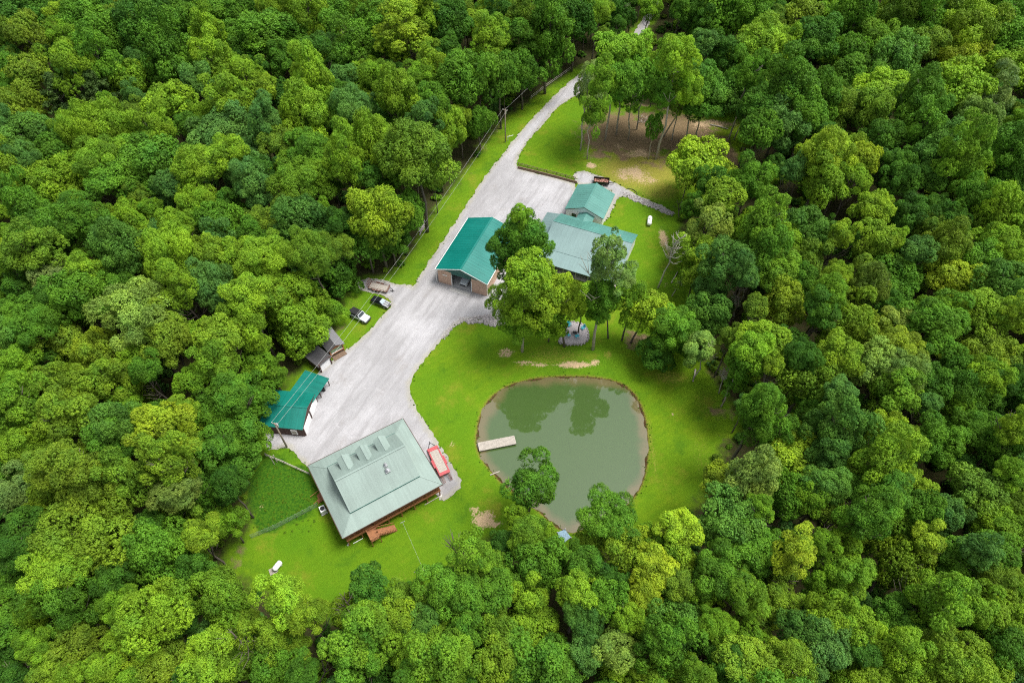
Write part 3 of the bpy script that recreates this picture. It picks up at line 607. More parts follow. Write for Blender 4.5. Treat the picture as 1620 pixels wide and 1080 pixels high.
# places the photograph shows between the crowns: px, py, radius
OPEN = [(1013,52,9),(1051,5,7),(893,812,28),(903,832,14),(895,846,8),(440,892,20),(515,577,9),(527,545,13),(603,456,17),(1046,430,12),(765,812,24),(620,890,26),(690,880,24),(560,915,16),(500,905,18),(1150,632,12),(870,120,8),(900,105,6),(842,150,8),
 (798,195,12),(770,228,10),(740,265,8),(690,330,8),(650,400,8),(1010,232,24),(1060,232,20),(1050,290,20),(1160,250,10),(1150,205,8),(1130,195,10),(1080,720,30),(1060,800,14),(1120,690,14),(455,640,28),(440,740,18),(450,800,26),(410,835,10),(570,504,24),(595,488,20),(1080,755,34),(1050,735,22),(1035,785,12),(1095,700,34),(985,752,14),(940,752,14),(1008,778,10),(603,456,24),(490,600,12),(430,868,24),(398,876,26),(372,882,12),(390,852,10),(660,900,24),(740,810,20),(590,925,12),(1105,780,10)]
def room(px, py, rp):
    """largest share of the radius that keeps those places in sight"""
    k = 1.0
    for a, b, r in OPEN: k = min(k, (math.hypot(px-a, py-b) - r)/rp)
    return k
trees = []            # x, y, z, crown height, radius, code, style, radius in px, photo px, py
for (ox, oy), s in TILES.items():
    for e in s.split(';'):
        a, b, r, code = e.split(','); px, py, rp = ox + float(a)/3.6, oy + float(b)/3.6, float(r)/3.6
        style = 'round'
        if code[-1] in 'pts': style = {'p': 'pine', 't': 'tall', 's': 'sparse'}[code[-1]]; code = code[:-1]
        if any((px-t[8])**2 + (py-t[9])**2 < (.52*(rp+t[7]))**2 for t in trees): continue
        if style == 'round': style = random.choices(['round', 'tall', 'sparse'], [.68, .22, .10])[0]
        hh = random.uniform(13, 20) + (2.5 if style == 'tall' else 0)
        ok = False
        for k in (1, .85, .7, .55, .42, .3, .2):
            z = 0
            for _ in range(4):
                p = P(px, py + rp*.15, z + hh*k); z = h1(p.x, p.y)
            if not blocked(p.x, p.y): ok = True; break
        if not ok: continue
        fit = room(px, py, rp*1.32)
        if fit < .6 or fit < .8 and k < .5: continue
        rad = rp*1.32*min(1, fit)/proj(p.x, p.y, z + hh*k)[2]
        hk = max(hh*k, rad*ZS[style]*.8)
        trees.append((p.x, p.y, z, hk, rad, code, style, rp, px, py))
# lesser trees fill what lies between and beyond
grid = {}
def near(x, y):
    for i in range(-2, 3):
        for j in range(-2, 3):
            yield from grid.get((int(x//8)+i, int(y//8)+j), ())
def put(t): grid.setdefault((int(t[0]//8), int(t[1]//8)), []).append(t)
for t in trees: put(t)
fill = []
for _ in range(14000):
    y = rng.uniform(2, 330); hw = 105 + .80*y; x = rng.uniform(-hw, hw)
    q = proj(x, y, 12); inside = -30 < q[0] < 1650 and -20 < q[1] < 1110
    rad = rng.uniform(2.4, 4.6) if inside else rng.uniform(4, 6)
    if any((x-t[0])**2 + (y-t[1])**2 < (.60*(rad + t[4]))**2 for t in near(x, y)): continue
    if blocked(x, y): continue
    if sdf(CLEAR, np.array([x]), np.array([y]))[0] < 2.5: rad *= .7
    if room(q[0], q[1], rad*q[2]*1.2) < .9: continue
    z = h1(x, y); hk = rng.uniform(9, 15) if inside else rng.uniform(13, 18)
    t = (x, y, z, hk, rad, random.choice('DDMMMBBOG'), random.choice(['round', 'round', 'tall', 'sparse']), rad*q[2], q[0], q[1])
    fill.append(t); put(t)
print('traced', len(trees), 'fill', len(fill))
trees.sort(key=lambda t: -t[7])
single, rest = trees[:300], trees[300:] + fill
MARKS = [('the photo top left corner', 0, 0), ('the photo top right corner', 1620, 0), ('the photo bottom left corner', 0, 1080), ('the photo bottom right corner', 1620, 1080), ('the left edge midpoint', 0, 540),
 ('the right edge midpoint', 1620, 540), ('the bottom edge midpoint', 810, 1080), ('the top edge midpoint', 810, 0), ('the log house', 592, 757), ('the brown shed', 455, 650), ('the grey-roofed kiosk', 525, 545),
 ('the utility trailer', 600, 456), ('the teal garage', 735, 400), ('the upper utility pole', 799, 200), ('the lower tip of the pond', 895, 840), ('the propane tank', 1027, 352), ('the vivid lime tree', 1106, 262),
 ('the leaning white trunk', 1150, 620), ('the sandy patch', 765, 818), ('the lower left propane tank', 440, 897), ('the far end of the drive', 1050, 0)]
ORD = ['first', 'second', 'third', 'fourth', 'fifth', 'sixth', 'seventh', 'eighth', 'ninth', 'tenth', 'eleventh', 'twelfth', 'thirteenth', 'fourteenth', 'fifteenth', 'sixteenth']
info = []
for t in single:
    u, v, _ = proj(t[0], t[1], t[2] + t[3]); info.append((CNAME[t[5][0]], u, v))
for t, (cn, u, v) in zip(single, info):
    x, y, z, hk, r, code, style, rp, px, py = t
    kind = {'pine': 'feathery pine', 'tall': 'tall-crowned tree', 'sparse': 'open-crowned tree', 'round': 'round-crowned tree'}[style]
    best = min((sum(1 for c, a, b in info if c == cn and (a-mx)**2 + (b-my)**2 < (u-mx)**2 + (v-my)**2), (u-mx)**2 + (v-my)**2, nm) for nm, mx, my in MARKS)
    lab = f'{cn} {kind}, {ORD[best[0]]} in that green from {best[2]}' if best[0] < len(ORD) else f'{cn} {kind} deep in the surrounding woods'
    make_tree((x, y, z), hk, r, code, style, lab, 'trees of the surrounding woods', zscale=random.uniform(.85, 1.35))

# the rest of the woods reads as one mass: geometry-node instances of the same crowns and trunks
def scatter(name, pts, coll_objs, label):
    """pts: (x,y,z,sx,sy,sz,rz,index)"""
    A = np.array(pts, float)
    me = bpy.data.meshes.new(name); me.vertices.add(len(A)); me.vertices.foreach_set('co', A[:,:3].astype(np.float32).ravel())
    for nm, cols in (('inst_scale', A[:,3:6]), ('inst_rot', np.column_stack([A[:,6]*0, A[:,6]*0, A[:,6]]))):
        a = me.attributes.new(nm, 'FLOAT_VECTOR', 'POINT'); a.data.foreach_set('vector', cols.astype(np.float32).ravel())
    a = me.attributes.new('inst_index', 'INT', 'POINT'); a.data.foreach_set('value', A[:,7].astype(np.int32))
    col = bpy.data.collections.new(name + '_kinds')
    for i, (m_, c_) in enumerate(coll_objs):
        o = bpy.data.objects.new(f'{name}_kind_{i:02d}', m_); o.color = c_; col.objects.link(o)
    ng = bpy.data.node_groups.new(name, 'GeometryNodeTree')
    ng.interface.new_socket('Geometry', in_out='INPUT', socket_type='NodeSocketGeometry'); ng.interface.new_socket('Geometry', in_out='OUTPUT', socket_type='NodeSocketGeometry')
    n, l = ng.nodes, ng.links
    gi, go = n.new('NodeGroupInput'), n.new('NodeGroupOutput')
    ci = n.new('GeometryNodeCollectionInfo'); ci.inputs['Collection'].default_value = col; ci.inputs['Separate Children'].default_value = True; ci.inputs['Reset Children'].default_value = True
    ip = n.new('GeometryNodeInstanceOnPoints'); ip.inputs['Pick Instance'].default_value = True
    def na(nm, ty):
        q = n.new('GeometryNodeInputNamedAttribute'); q.data_type = ty; q.inputs['Name'].default_value = nm; return q.outputs['Attribute']
    l.new(gi.outputs[0], ip.inputs['Points']); l.new(ci.outputs[0], ip.inputs['Instance'])
    l.new(na('inst_index', 'INT'), ip.inputs['Instance Index']); l.new(na('inst_scale', 'FLOAT_VECTOR'), ip.inputs['Scale']); l.new(na('inst_rot', 'FLOAT_VECTOR'), ip.inputs['Rotation'])
    l.new(ip.outputs[0], go.inputs[0])
    o = bpy.data.objects.new(name, me); C.objects.link(o); o.color = coll_objs[0][1]
    md = o.modifiers.new('scatter', 'NODES'); md.node_group = ng
    return tag(o, label, {'distant_woods': 'woods', 'undergrowth': 'undergrowth'}.get(name, 'grass'), kind='stuff')
kinds = [(m_, (1,1,1,0)) for m_ in CROWN['round'] + CROWN['tall'] + CROWN['sparse']] + [(m_, (1,1,1,0)) for m_ in TRUNK]
nr, nt_, ns = len(CROWN['round']), len(CROWN['tall']), len(CROWN['sparse'])
start = {'round': (0, nr), 'tall': (nr, nt_), 'sparse': (nr+nt_, ns)}
pts = []
for x, y, z, hk, r, code, style, *_ in rest:
    if style == 'pine': style = 'round'
    s0, n0 = start[style]; zz = random.uniform(.95, 1.25)
    pts.append((x, y, z + hk, r, r, r*zz, random.uniform(0, 6.28), s0 + random.randrange(n0)))
    tp = hk + r*ZS[style]*.5; k = max(r*2.4, tp*.6)
    pts.append((x, y, z, k, k, tp, random.uniform(0, 6.28), nr + nt_ + ns + random.randrange(4)))
scatter('distant_woods', pts, kinds, 'unbroken mass of smaller and farther woodland trees')
# undergrowth along and under the edge of the woods
pts = []
for _ in range(12000):
    y = rng.uniform(20, 240); x = rng.uniform(-(80+.7*y), 80+.7*y)
    d = sdf(CLEAR, np.array([x]), np.array([y]))[0]
    if d < -.5 or d > 9 and rng.random() > .55 or d > 60: continue
    if any(sdf(p, np.array([x]), np.array([y]))[0] < .8 for p, _ in KEEP): continue
    if d < 6 and any(((x - P(a, b).x)**2 + (y - P(a, b).y)**2) < rr**2 for a, b, rr in ((1020,215,20),(1130,220,14),(1160,270,8),(960,215,12),(1100,200,14))): continue
    if rng.random() > .42: continue
    r = rng.uniform(.5, 1.7)*(1.3 if d > 3 else .8)
    qu = proj(x, y, r*.5)
    if d < 8 and room(qu[0], qu[1], r*qu[2]*1.15) < 1: continue
    pts.append((x, y, h1(x, y) + r*.45, r, r, r*rng.uniform(.7, 1.2), rng.uniform(0, 6.28), int(rng.integers(3))))
scatter('undergrowth', pts, [(m_, (1,1,1,0)) for m_ in CROWN['bush']], 'leafy undergrowth at the foot of the woods')

# ragged tufts along the gravel edge, the pond bank and in the weedy corner
pts = []
def along(poly, step, off, s0, s1, keep):
    n = len(poly)
    for i in range(n):
        a, b = poly[i], poly[(i+1) % n]; L = np.hypot(*(b-a)); e = (b-a)/max(L, 1e-6)
        for j in range(int(L/step)+1):
            if rng.random() > keep: continue
            p = a + e*rng.uniform(0, L) + np.array([e[1], -e[0]])*rng.normal(0, off)
            if sdf(CLEAR, p[:1], p[1:])[0] > 3: continue
            r = rng.uniform(s0, s1); pts.append((p[0], p[1], h1(*p) + r*.25, r, r, r*rng.uniform(.5, 1.0), rng.uniform(0, 6.28), int(rng.integers(3))))
along(GRAVEL, .6, .3, .08, .22, .45); along(PATH, .6, .3, .1, .25, .6); along(POND, .16, .55, .05, .17, .8)
for _ in range(220):
    p = G(rng.uniform(400, 500), rng.uniform(735, 845)); d = blobs(WEED, np.array([p.x]), np.array([p.y]))[0]
    if rng.random() > d or abs((p.x-hc.x)*hu.x+(p.y-hc.y)*hu.y) < HA+1: continue
    r = rng.uniform(.08, .24); pts.append((p.x, p.y, p.z + r*.2, r, r, r*.6, rng.uniform(0, 6.28), int(rng.integers(3))))
pts = [p for p in pts if not (abs((p[0]-hc.x)*hu.x+(p[1]-hc.y)*hu.y) < HA and abs((p[0]-hc.x)*hn.x+(p[1]-hc.y)*hn.y) < HB)]
scatter('grass_tufts', pts, [(m_, (.10,.20,.012,1)) for m_ in CROWN['bush']], 'rough grass tufts along gravel edge and pond bank')

# ------------------------------------------------------------------ trees standing in the yard, one by one: (base px), (crown centre px), crown radius px, colour, style, label
def over(b, cp, rp):
    lo, hi_ = 1.0, 40.0
    for _ in range(30):
        m_ = (lo+hi_)/2
        if proj(b.x, b.y, b.z+m_)[1] > cp[1]: lo = m_
        else: hi_ = m_
    c = P(cp[0], cp[1], b.z+lo); return c.x-b.x, c.y-b.y, lo, rp/proj(c.x, c.y, b.z+lo)[2]
def yard_tree(bp, cp, rp, code, style, label, zs=1.0, pale=False, name=None, more=()):
    b = G(*bp); lo, hi_ = 1.0, 40.0
    more = [(*over(b, q[:2], q[2]), *q[3:]) for q in more]
    for _ in range(30):                         # height at which a point above the base shows at the crown's row
        m_ = (lo+hi_)/2
        if proj(b.x, b.y, b.z+m_)[1] > cp[1]: lo = m_
        else: hi_ = m_
    c = P(cp[0], cp[1], b.z+lo)
    r = rp/proj(c.x, c.y, b.z+lo)[2]
    return make_tree(b, lo, r, code, style, label, None, (c.x-b.x, c.y-b.y), zs, name, pale, gain=1.2, more=more)
YARD = [
 ((830,498),(828,372),36,'DM','round','dark leafy tree rising behind the lime tree by the teal garage',1.25,True),
 ((826,556),(836,436),36,'B','round','tall lime-green double-trunked tree between teal garage and pond',1.2,True),
 ((893,548),(880,460),32,'BY','round','lime-green tree overhanging the patio with turquoise chairs',1.2,False),
 ((868,540),(862,508),30,'B','round','low bright green tree just left of the patio',1.0,False),
 ((938,553),(968,398),28,'GP','sparse','tall greyish tree with a pale trunk at the pale roof corner',1.2,True),
 ((962,535),(952,478),26,'M','round','small mid-green tree under the tall greyish tree',1.2,False),
 ((998,542),(1028,484),34,'BY','round','yellowish tree above the brown bare patch near the pond',.95,False),
 ((1030,575),(1068,518),36,'M','round','green tree right of the brown bare patch near the pond',.9,False),
 ((1035,582),(1038,560),28,'D','round','dark bushy shrub hanging beside the brown bare patch',1.1,False),
 ((1096,602),(1108,550),36,'PM','sparse','thin pale tree with a short white trunk at lawn edge',1.1,True),
 ((1141,643),(1172,578),34,'M','sparse','leaning white-trunked tree at the right edge of the lawn',1.3,True),
 ((836,812),(842,770),42,'MD','round','dense green tree standing at the lower bank of the pond',1.1,False),
 ((918,238),(932,140),26,'P','sparse','slender pale greyish tree beside the drive bend',1.7,True),
 ((929,252),(940,182),27,'BM','sparse','bright slender tree with white trunk nearest the drive bend',1.5,True),
 ((957,222),(972,88),36,'BM','round','big bright tree topping the grove above the grass bank',1.1,True),
 ((994,221),(990,135),36,'M','tall','mid-green ivy-clad tree in the middle of the grove',1.1,True),
 ((1026,252),(1034,205),16,'M','sparse','thin low tree with pale trunk in front of the grove',1.8,True),
 ((1038,252),(1066,92),36,'B','round','bright round tree over the right part of the grove',1.1,True),
 ((1063,222),(1066,150),28,'OM','sparse','olive loose-leaved tree at the right of the grove',1.3,True),
 ((1082,232),(1105,150),38,'MD','tall','dark full tree at the right end of the grove',1.0,True),
 ((1007,205),(1022,120),32,'M','round','green tree at the back of the grove',1.1,True),
 ((1112,318),(1106,262),46,'BY','round','vivid lime tree standing alone right of the straw slope',1.0,False),
 ((1152,222),(1178,120),32,'M','sparse','white-trunked tree beside the brown track',1.4,True),
 ((1161,221),(1190,165),28,'MG','tall','dark green tree next to the white trunk by the brown track',1.1,True),
 ((1075,345),(1092,330),16,'BO','sparse','small yellowish sapling at the corner of the tank lawn',1.1,False),
 ((1120,420),(1100,395),34,'BP','sparse','loose pale tree by the bare trunk near the propane lawn',1.1,False),
 ((1088,478),(1104,440),34,'BO','sparse','yellowish loose tree right of the short bare leaning stem',1.2,False),
 ((1104,545),(1124,500),36,'GM','round','bluish green tree behind the thin pale tree at lawn edge',1.2,False),
 ((915,528),(920,478),28,'B','sparse','small bright tree between patio and pale-roofed house',1.2,False),
 ((984,538),(998,474),28,'MB','sparse','slim fresh green tree right of the tall greyish tree',1.3,False),
 ((585,988),(583,926),34,'D','round','dark round bushy tree on the lawn edge below the porch stairs',1.0,False),
 ((640,1002),(634,946),30,'OM','round','olive tree right of the dark bushy tree below the stairs',1.1,False),
 ((452,1010),(452,946),44,'B','round','big bright tree just below the lower left propane tank',1.0,False),
 ((702,992),(706,930),36,'M','round','mid-green tree at the lower lawn edge near the clothes line end',1.1,False),
 ((738,958),(742,882),34,'BM','sparse','airy bright tree below the sandy patch',1.2,False),
 ((1076,908),(1078,840),36,'BY','round','yellowish round tree below the right end of the pond lawn',1.0,False),
 ((1130,818),(1142,764),32,'OY','round','olive-yellow tree at the lower right corner of the lawn',1.0,False),
 ((1182,828),(1190,758),32,'OP','sparse','pale olive tree behind the olive-yellow tree right of the lawn',1.1,False),
 ((975,213),(998,92),34,'MB','round','fresh green tree rising through the middle of the grove',1.2,True),
 ((1050,216),(1040,135),32,'M','sparse','open mid-green tree behind the thin pale trunks of the grove',1.3,True),
 ((1100,224),(1130,150),34,'MG','round','bluish tree between the grove and the brown track',1.2,True),
 ((352,790),(345,752),34,'MD','round','dark green edge tree left of the weedy lawn, upper of two',1.1,False),
 ((330,815),(318,785),36,'M','round','mid-green edge tree left of the weedy lawn, lower of two',1.1,False),
 ((300,850),(292,815),34,'OM','sparse','olive open tree just inside the woods left of mesh fence',1.1,False),
]
MASS = {'dark leafy': [(822,342,22,'BM','sparse'),(800,388,30,'D','round'),(848,390,30,'DM','sparse'),(812,418,30,'D','round')],
 'tall lime': [(805,478,32,'B','round'),(850,482,34,'BY','sparse'),(820,512,30,'BM','round')],
 'lime-green tree overhanging': [(905,482,26,'BY','sparse'),(868,502,30,'B','round'),(886,520,18,'B','sparse')],
 'tall greyish': [(950,424,28,'GP','sparse'),(988,440,26,'GP','sparse'),(955,466,26,'M','round'),(950,496,22,'M','sparse')],
 'yellowish tree above': [(1010,504,26,'B','sparse'),(1046,502,28,'BY','round')],
 'green tree right of': [(1048,544,28,'M','round'),(1086,548,28,'M','sparse')],
 'leaning white-trunked': [(1190,560,34,'BM','round'),(1165,605,24,'M','sparse')],
 'big bright tree': [(955,130,30,'BM','sparse'),(990,128,30,'M','round')], 'bright round tree over': [(1050,150,26,'M','sparse'),(1085,140,26,'B','round')]}
for bp, cp, rp, code, style, label, zs, pale in YARD: yard_tree(bp, cp, rp, code, style, label, zs, pale, None, next((v for k_, v in MASS.items() if label.startswith(k_)), ()))
# dead trees
def dead_tree(bp, tp, label, k=1.0):
    b = G(*bp); m_ = 1
    while proj(b.x, b.y, b.z+m_)[1] > tp[1] and m_ < 30: m_ += .25
    c = P(tp[0], tp[1], b.z+m_); root = thing('dead_tree', b, 0, label, 'dead tree')
    t = bpy.data.objects.new('trunk', random.choice(DEAD)); C.objects.link(t); t.parent = root
    L = math.hypot(c.x-b.x, c.y-b.y, m_); t.scale = (max(7, L*.75)*k, max(7, L*.75)*k, L)
    t.rotation_euler = Vector((c.x-b.x, c.y-b.y, m_)).to_track_quat('Z', 'Y').to_euler()
for a in (((1041,455),(1077,372),'bare leaning dead tree beside the propane tank lawn'), ((1063,468),(1078,445),'short bare leaning stem on the right lawn edge'),
          ((1160,505),(1166,470),'bleached forked snag right of the lawn edge'), ((1172,480),(1184,440),'grey bare snag among trees right of the lawn'),
          ((1285,455),(1318,412),'white leaning dead trunk in the right woods'), ((1375,470),(1392,432),'bare white-branched dead crown in the right woods'),
          ((1404,535),(1424,500),'dead limbs bleached among olive trees of the right woods'), ((1230,838),(1240,805),'bleached dead crown at right of the lower lawn edge'),
          ((1137,622),(1147,585),'thin bare stem beside the leaning white-trunked tree')): dead_tree(*a)
# ------------------------------------------------------------------ buildings
def ribbed_roof(b, quad, t, n, mi=0, rib=.022):
    """slab (eave0, eave1, ridge1, ridge0) with n raised standing seams running from eave to ridge"""
    b.slab(quad, t, mi); e0, e1, r1, r0 = [Vector(q) for q in quad]
    nm = (e1-e0).cross(r0-e0).normalized(); nm = nm if nm.z > 0 else -nm
    for i in range(n):
        k = (i+.5)/n; b.bar(e0.lerp(e1, k) + nm*rib*.4, r0.lerp(r1, k) + nm*rib*.4, .06, rib, mi)
def gable_wall(b, x, y0, y1, z0, ze, zr, t=.12, mi=0):
    b.prism([(y0, z0), (y1, z0), (y1, ze), ((y0+y1)/2, zr), (y0, ze)], x-t/2, x+t/2, mi, 'x')

# --- log house with the wrap-around porch roof
hz = math.atan2(hu.y, hu.x)
lh = thing('log_house', (hc.x, hc.y, 0), hz, 'log house with wide sage-green roof, three dormers and wraparound porch', 'house')
A, B_ = HA, HB
IA, IB = 6.35, 4.75
wall = MB(); wall.box((0, 0, -1.2), (2*IA-.5, 2*IB-.5, 2.9)); wall.build('basement_wall', M['log'], lh)
lw = MB()
for k in range(10):
    z = .36 + k*.29
    for s in (-1, 1):
        lw.tube([(-IA, s*(IB-.15), z), (IA, s*(IB-.15), z)], .16, 8); lw.tube([(s*(IA-.15), -IB, z+.14), (s*(IA-.15), IB, z+.14)], .16, 8)
lw.build('log_wall', M['log'], lh, smooth=True)
for x, w_, h_, z in ((-4, 1.4, 1.3, 1.6), (-1.2, 1.0, 2.0, 1.2), (1.6, 1.8, 1.4, 1.6), (4.3, 1.2, 1.3, 1.6)):
    f = MB().box((x, -IB-.02, z), (w_+.2, .12, h_+.2)).build('window', M['white'], lh)
    MB().box((x, -IB-.06, z), (w_, .1, h_)).build('pane', M['glass'], f)
dk = MB()
dk.box((0, 0, .02), (2*(A-.45), 2*(B_-.45), .12)).build('porch_deck', M['wood'], lh)
fas = MB()
for s in (-1, 1):
    fas.box((0, s*(B_-.42), -.1), (2*(A-.45)+.06, .08, .34)); fas.box((s*(A-.42), 0, -.1), (.08, 2*(B_-.45), .34))
fas.build('deck_fascia', M['wood'], lh)
xs = np.linspace(-A+.6, A-.6, 8)
for x in xs:
    zt = h1(*(lh.matrix_basis @ Vector((x, -B_+.6, 0)))[:2])
    MB().box((x, -B_+.6, (zt-.2-.05)/2), (.2, .2, abs(zt)+.15)).build('deck_pier', M['wood'], lh)
    for s in (-1, 1): MB().box((x, s*(B_-.6), (EZ+.02)/2), (.16, .16, EZ-.1)).build('porch_post', M['wood'], lh)
for y in np.linspace(-B_+3.2, B_-3.2, 4):
    for s in (-1, 1): MB().box((s*(A-.6), y, (EZ+.02)/2), (.16, .16, EZ-.1)).build('porch_post', M['wood'], lh)
def railing(parent, a, b, zt=1.0, n=None, name='porch_railing'):
    a, b = Vector(a), Vector(b); r = MB(); up = Vector((0,0,1))
    r.bar(a+up*zt, b+up*zt, .14, .07); r.bar(a+up*.15, b+up*.15, .07, .07)
    n = n or int((b-a).length/.28)
    for i in range(n+1):
        p = a.lerp(b, i/n); r.bar(p+up*.12, p+up*(zt-.02), .05, .05)
    return r.build(name, M['wood'], parent)
yS = -B_+.52
railing(lh, (-A+.55, yS, .05), (-5.6, yS, .05)); railing(lh, (-3.9, yS, .05), (A-.55, yS, .05))
railing(lh, (-A+.52, yS, .05), (-A+.52, 1.8, .05)); railing(lh, (-A+.52, 3.7, .05), (-A+.52, B_-.6, .05)); railing(lh, (A-.52, yS, .05), (A-.52, B_-2, .05))
sk = MB()
E4 = [(-A,-B_,EZ),(A,-B_,EZ),(A,B_,EZ),(-A,B_,EZ)]; IZ = 4.05; I4 = [(-IA,-IB,IZ),(IA,-IB,IZ),(IA,IB,IZ),(-IA,IB,IZ)]
for i in range(4):
    j = (i+1) % 4; q = [E4[i], E4[j], I4[j], I4[i]]; sk.slab(q, .13)
skirt = sk.build('porch_roof', M['roof_sage'], lh)
hp = MB()
for i in range(4): hp.bar(Vector(E4[i])+Vector((0,0,.02)), Vector(I4[i])+Vector((0,0,.02)), .16, .05)
hp.build('hip_cap', M['roof_sage'], skirt)
gt = MB()
for i in range(4):
    a_, b2 = Vector(E4[i]), Vector(E4[(i+1) % 4]); d = (b2-a_).normalized(); o_ = Vector((d.y, -d.x, 0))*.07
    gt.bar(a_+o_-Vector((0,0,.07)), b2+o_-Vector((0,0,.07)), .11, .12)
gt.build('gutter', M['brown'], skirt)
UZ, RZ, UA, UB = 4.15, 7.35, 6.7, 5.15
uw = MB().box((0, 0, 4.0), (2*IA-.1, 2*IB-.1, .7))
for s in (-1, 1): gable_wall(uw, s*(IA-.1), -IB+.05, IB-.05, 4.2, 4.35, RZ-.25)
uw.build('upper_wall', M['log'], lh)
ur = MB()
for s in (-1, 1): ur.slab([(-UA, s*UB, UZ), (UA, s*UB, UZ), (UA, 0, RZ), (-UA, 0, RZ)], .16)
upper = ur.build('main_roof', M['roof_sage'], lh)
MB().bar((-UA, 0, RZ+.03), (UA, 0, RZ+.03), .34, .07).build('ridge_cap', M['roof_sage'], upper)
tr_ = MB()
for s in (-1, 1):
    tr_.bar((-UA-.03, s*(UB+.03), UZ-.09), (UA+.03, s*(UB+.03), UZ-.09), .06, .2)
tr_.build('eave_trim', M['green_gable'], upper)
for x in (-3.65, -.1, 3.45):                       # dormers on the gravel side
    d = MB(); wv_, yf, yb, ze, zr = 1.15, 4.55, 1.2, 6.05, 6.75
    d.box((x, (yf+yb)/2-.1, 5.35), (2*wv_-.3, yf-yb-.5, 1.4))
    dm = d.build('dormer', M['roof_sage'], lh)
    r = MB()
    for s in (-1, 1): r.slab([(x+s*wv_, yf, ze), (x+s*wv_, yb, ze), (x, yb, zr), (x, yf, zr)], .12)
    r.prism([(x-wv_+.2, ze-.1), (x+wv_-.2, ze-.1), (x, zr-.1)], yf-.5, yf-.42)
    r.build('dormer_roof', M['roof_sage'], dm)
    MB().box((x, yf-.33, 5.5), (1.2, .06, .9)).build('dormer_window', M['glass'], dm)
    MB().bar((x, yf+.02, zr+.02), (x, yb, zr+.02), .2, .05).build('dormer_ridge', M['roof_sage'], dm)
for x, y, r in ((2.15, -1.35, .16), (2.05, -2.2, .22)):
    z = RZ - (-y)/UB*(RZ-UZ)
    v = MB().tube([(x, y, z-.2), (x, y, z+.55)], r, 10); v.tube([(x, y, z+.55), (x, y, z+.75)], [r*1.7, r*.5], 10); v.box((x, y, z+.02), (r*4, r*4, .12))
    v.build('roof_vent', M['galv'], lh, smooth=False)
# porch stairs on the lawn side: landing then a flight along the wall
stn = MB(); ly = -B_-.75
stn.box((-4.75, ly, -.25), (1.7, 2.2, .12))
for k in range(11): stn.box((-3.78 + .29*k, ly+.0, -.40-.175*k), (.30, 1.25, .06))
for s in (-1, 1):
    stn.bar((-3.9, ly+s*.64, -.42), (-.7, ly+s*.64, -2.35), .06, .28)
    stn.bar((-3.9, ly+s*.66, .70), (-.7, ly+s*.66, -1.3), .09, .07)
    for k in range(12): stn.bar((-3.9+.29*k, ly+s*.66, -.42-.17*k), (-3.9+.29*k, ly+s*.66, .68-.175*k), .05)
for x in (-5.55, -3.95):
    for y in (ly-1.05, ly+.0): stn.box((x, y, -1.0), (.14, .14, 3.6))
stn.bar((-5.55, ly-1.05, .75), (-3.95, ly-1.05, .75), .12, .06); stn.bar((-5.55, ly-1.05, .75), (-5.55, ly+1.1, .75), .12, .06)
for i in range(7): stn.bar((-5.5+.25*i, ly-1.05, -.2), (-5.5+.25*i, ly-1.05, .75), .05)
stn.build('porch_stairs', M['wood'], lh)
ws = MB()
for k in range(6): ws.box((-A-.1-.3*k, 2.75, -.05-.15*k), (.32, 1.5, .07))
for s in (-1, 1):
    ws.bar((-A+.2, 2.75+s*.8, 1.0), (-A-1.9, 2.75+s*.8, .2), .09, .07); ws.bar((-A-1.85, 2.75+s*.8, -1.2), (-A-1.85, 2.75+s*.8, .25), .1); ws.bar((-A+.1, 2.75+s*.8, -.1), (-A-1.9, 2.75+s*.8, -.95), .06, .25)
ws.build('side_stairs', M['wood'], lh)

def local_thing(root, name, x, y, z, rz, label, cat, group=None):
    m_ = root.matrix_basis @ Vector((x, y, 0)); return thing(name, (m_.x, m_.y, z if z is not None else h1(m_.x, m_.y)), root.rotation_euler.z + rz, label, cat, group)
ac = local_thing(lh, 'heat_pump', -A-.95, .3, None, 0, 'white boxy heat pump on the lawn beside the log house wall', 'heat pump')
MB().box((0, 0, .62), (1.0, 1.25, 1.1)).build('casing', M['white'], ac, bevel=.05)
MB().box((0, 0, .04), (1.2, 1.5, .1)).build('pad', M['concrete'], ac)
fg = MB(); fg.tube([(0,0,1.17), (0,0,1.2)], .42, 16); fg.build('fan_grille', M['black'], ac)
bn = local_thing(lh, 'garden_bench', -3.9, B_+.55, None, math.pi, 'dark wooden bench on the gravel beside the house eave', 'bench')
MB().box((0, 0, .42), (1.6, .5, .07)).build('seat', M['brown'], bn); MB().box((0, -.27, .75), (1.6, .06, .5)).build('backrest', M['brown'], bn)
for x in (-.7, .7):
    for y in (-.2, .2): MB().box((x, y, .2), (.08, .08, .4)).build('leg', M['brown'], bn)
cr_ = local_thing(lh, 'storage_box', -2.05, B_+.6, None, 0, 'long grey storage box on the gravel beside the dark bench', 'box')
MB().box((0, 0, .3), (1.7, .75, .6)).build('body', M['dkgray_roof'], cr_, bevel=.03); MB().box((0, 0, .64), (1.78, .82, .08)).build('lid', M['gray_roof'], cr_, bevel=.02)
pst = local_thing(lh, 'lamp_post', -.3, B_+.5, None, 0, 'small brown post lamp at the house eave on the gravel', 'lamp')
MB().box((0, 0, .7), (.1, .1, 1.4)).build('post', M['brown'], pst); MB().box((0, 0, 1.5), (.24, .24, .26), top=(.6, .6)).build('lantern', M['black'], pst)

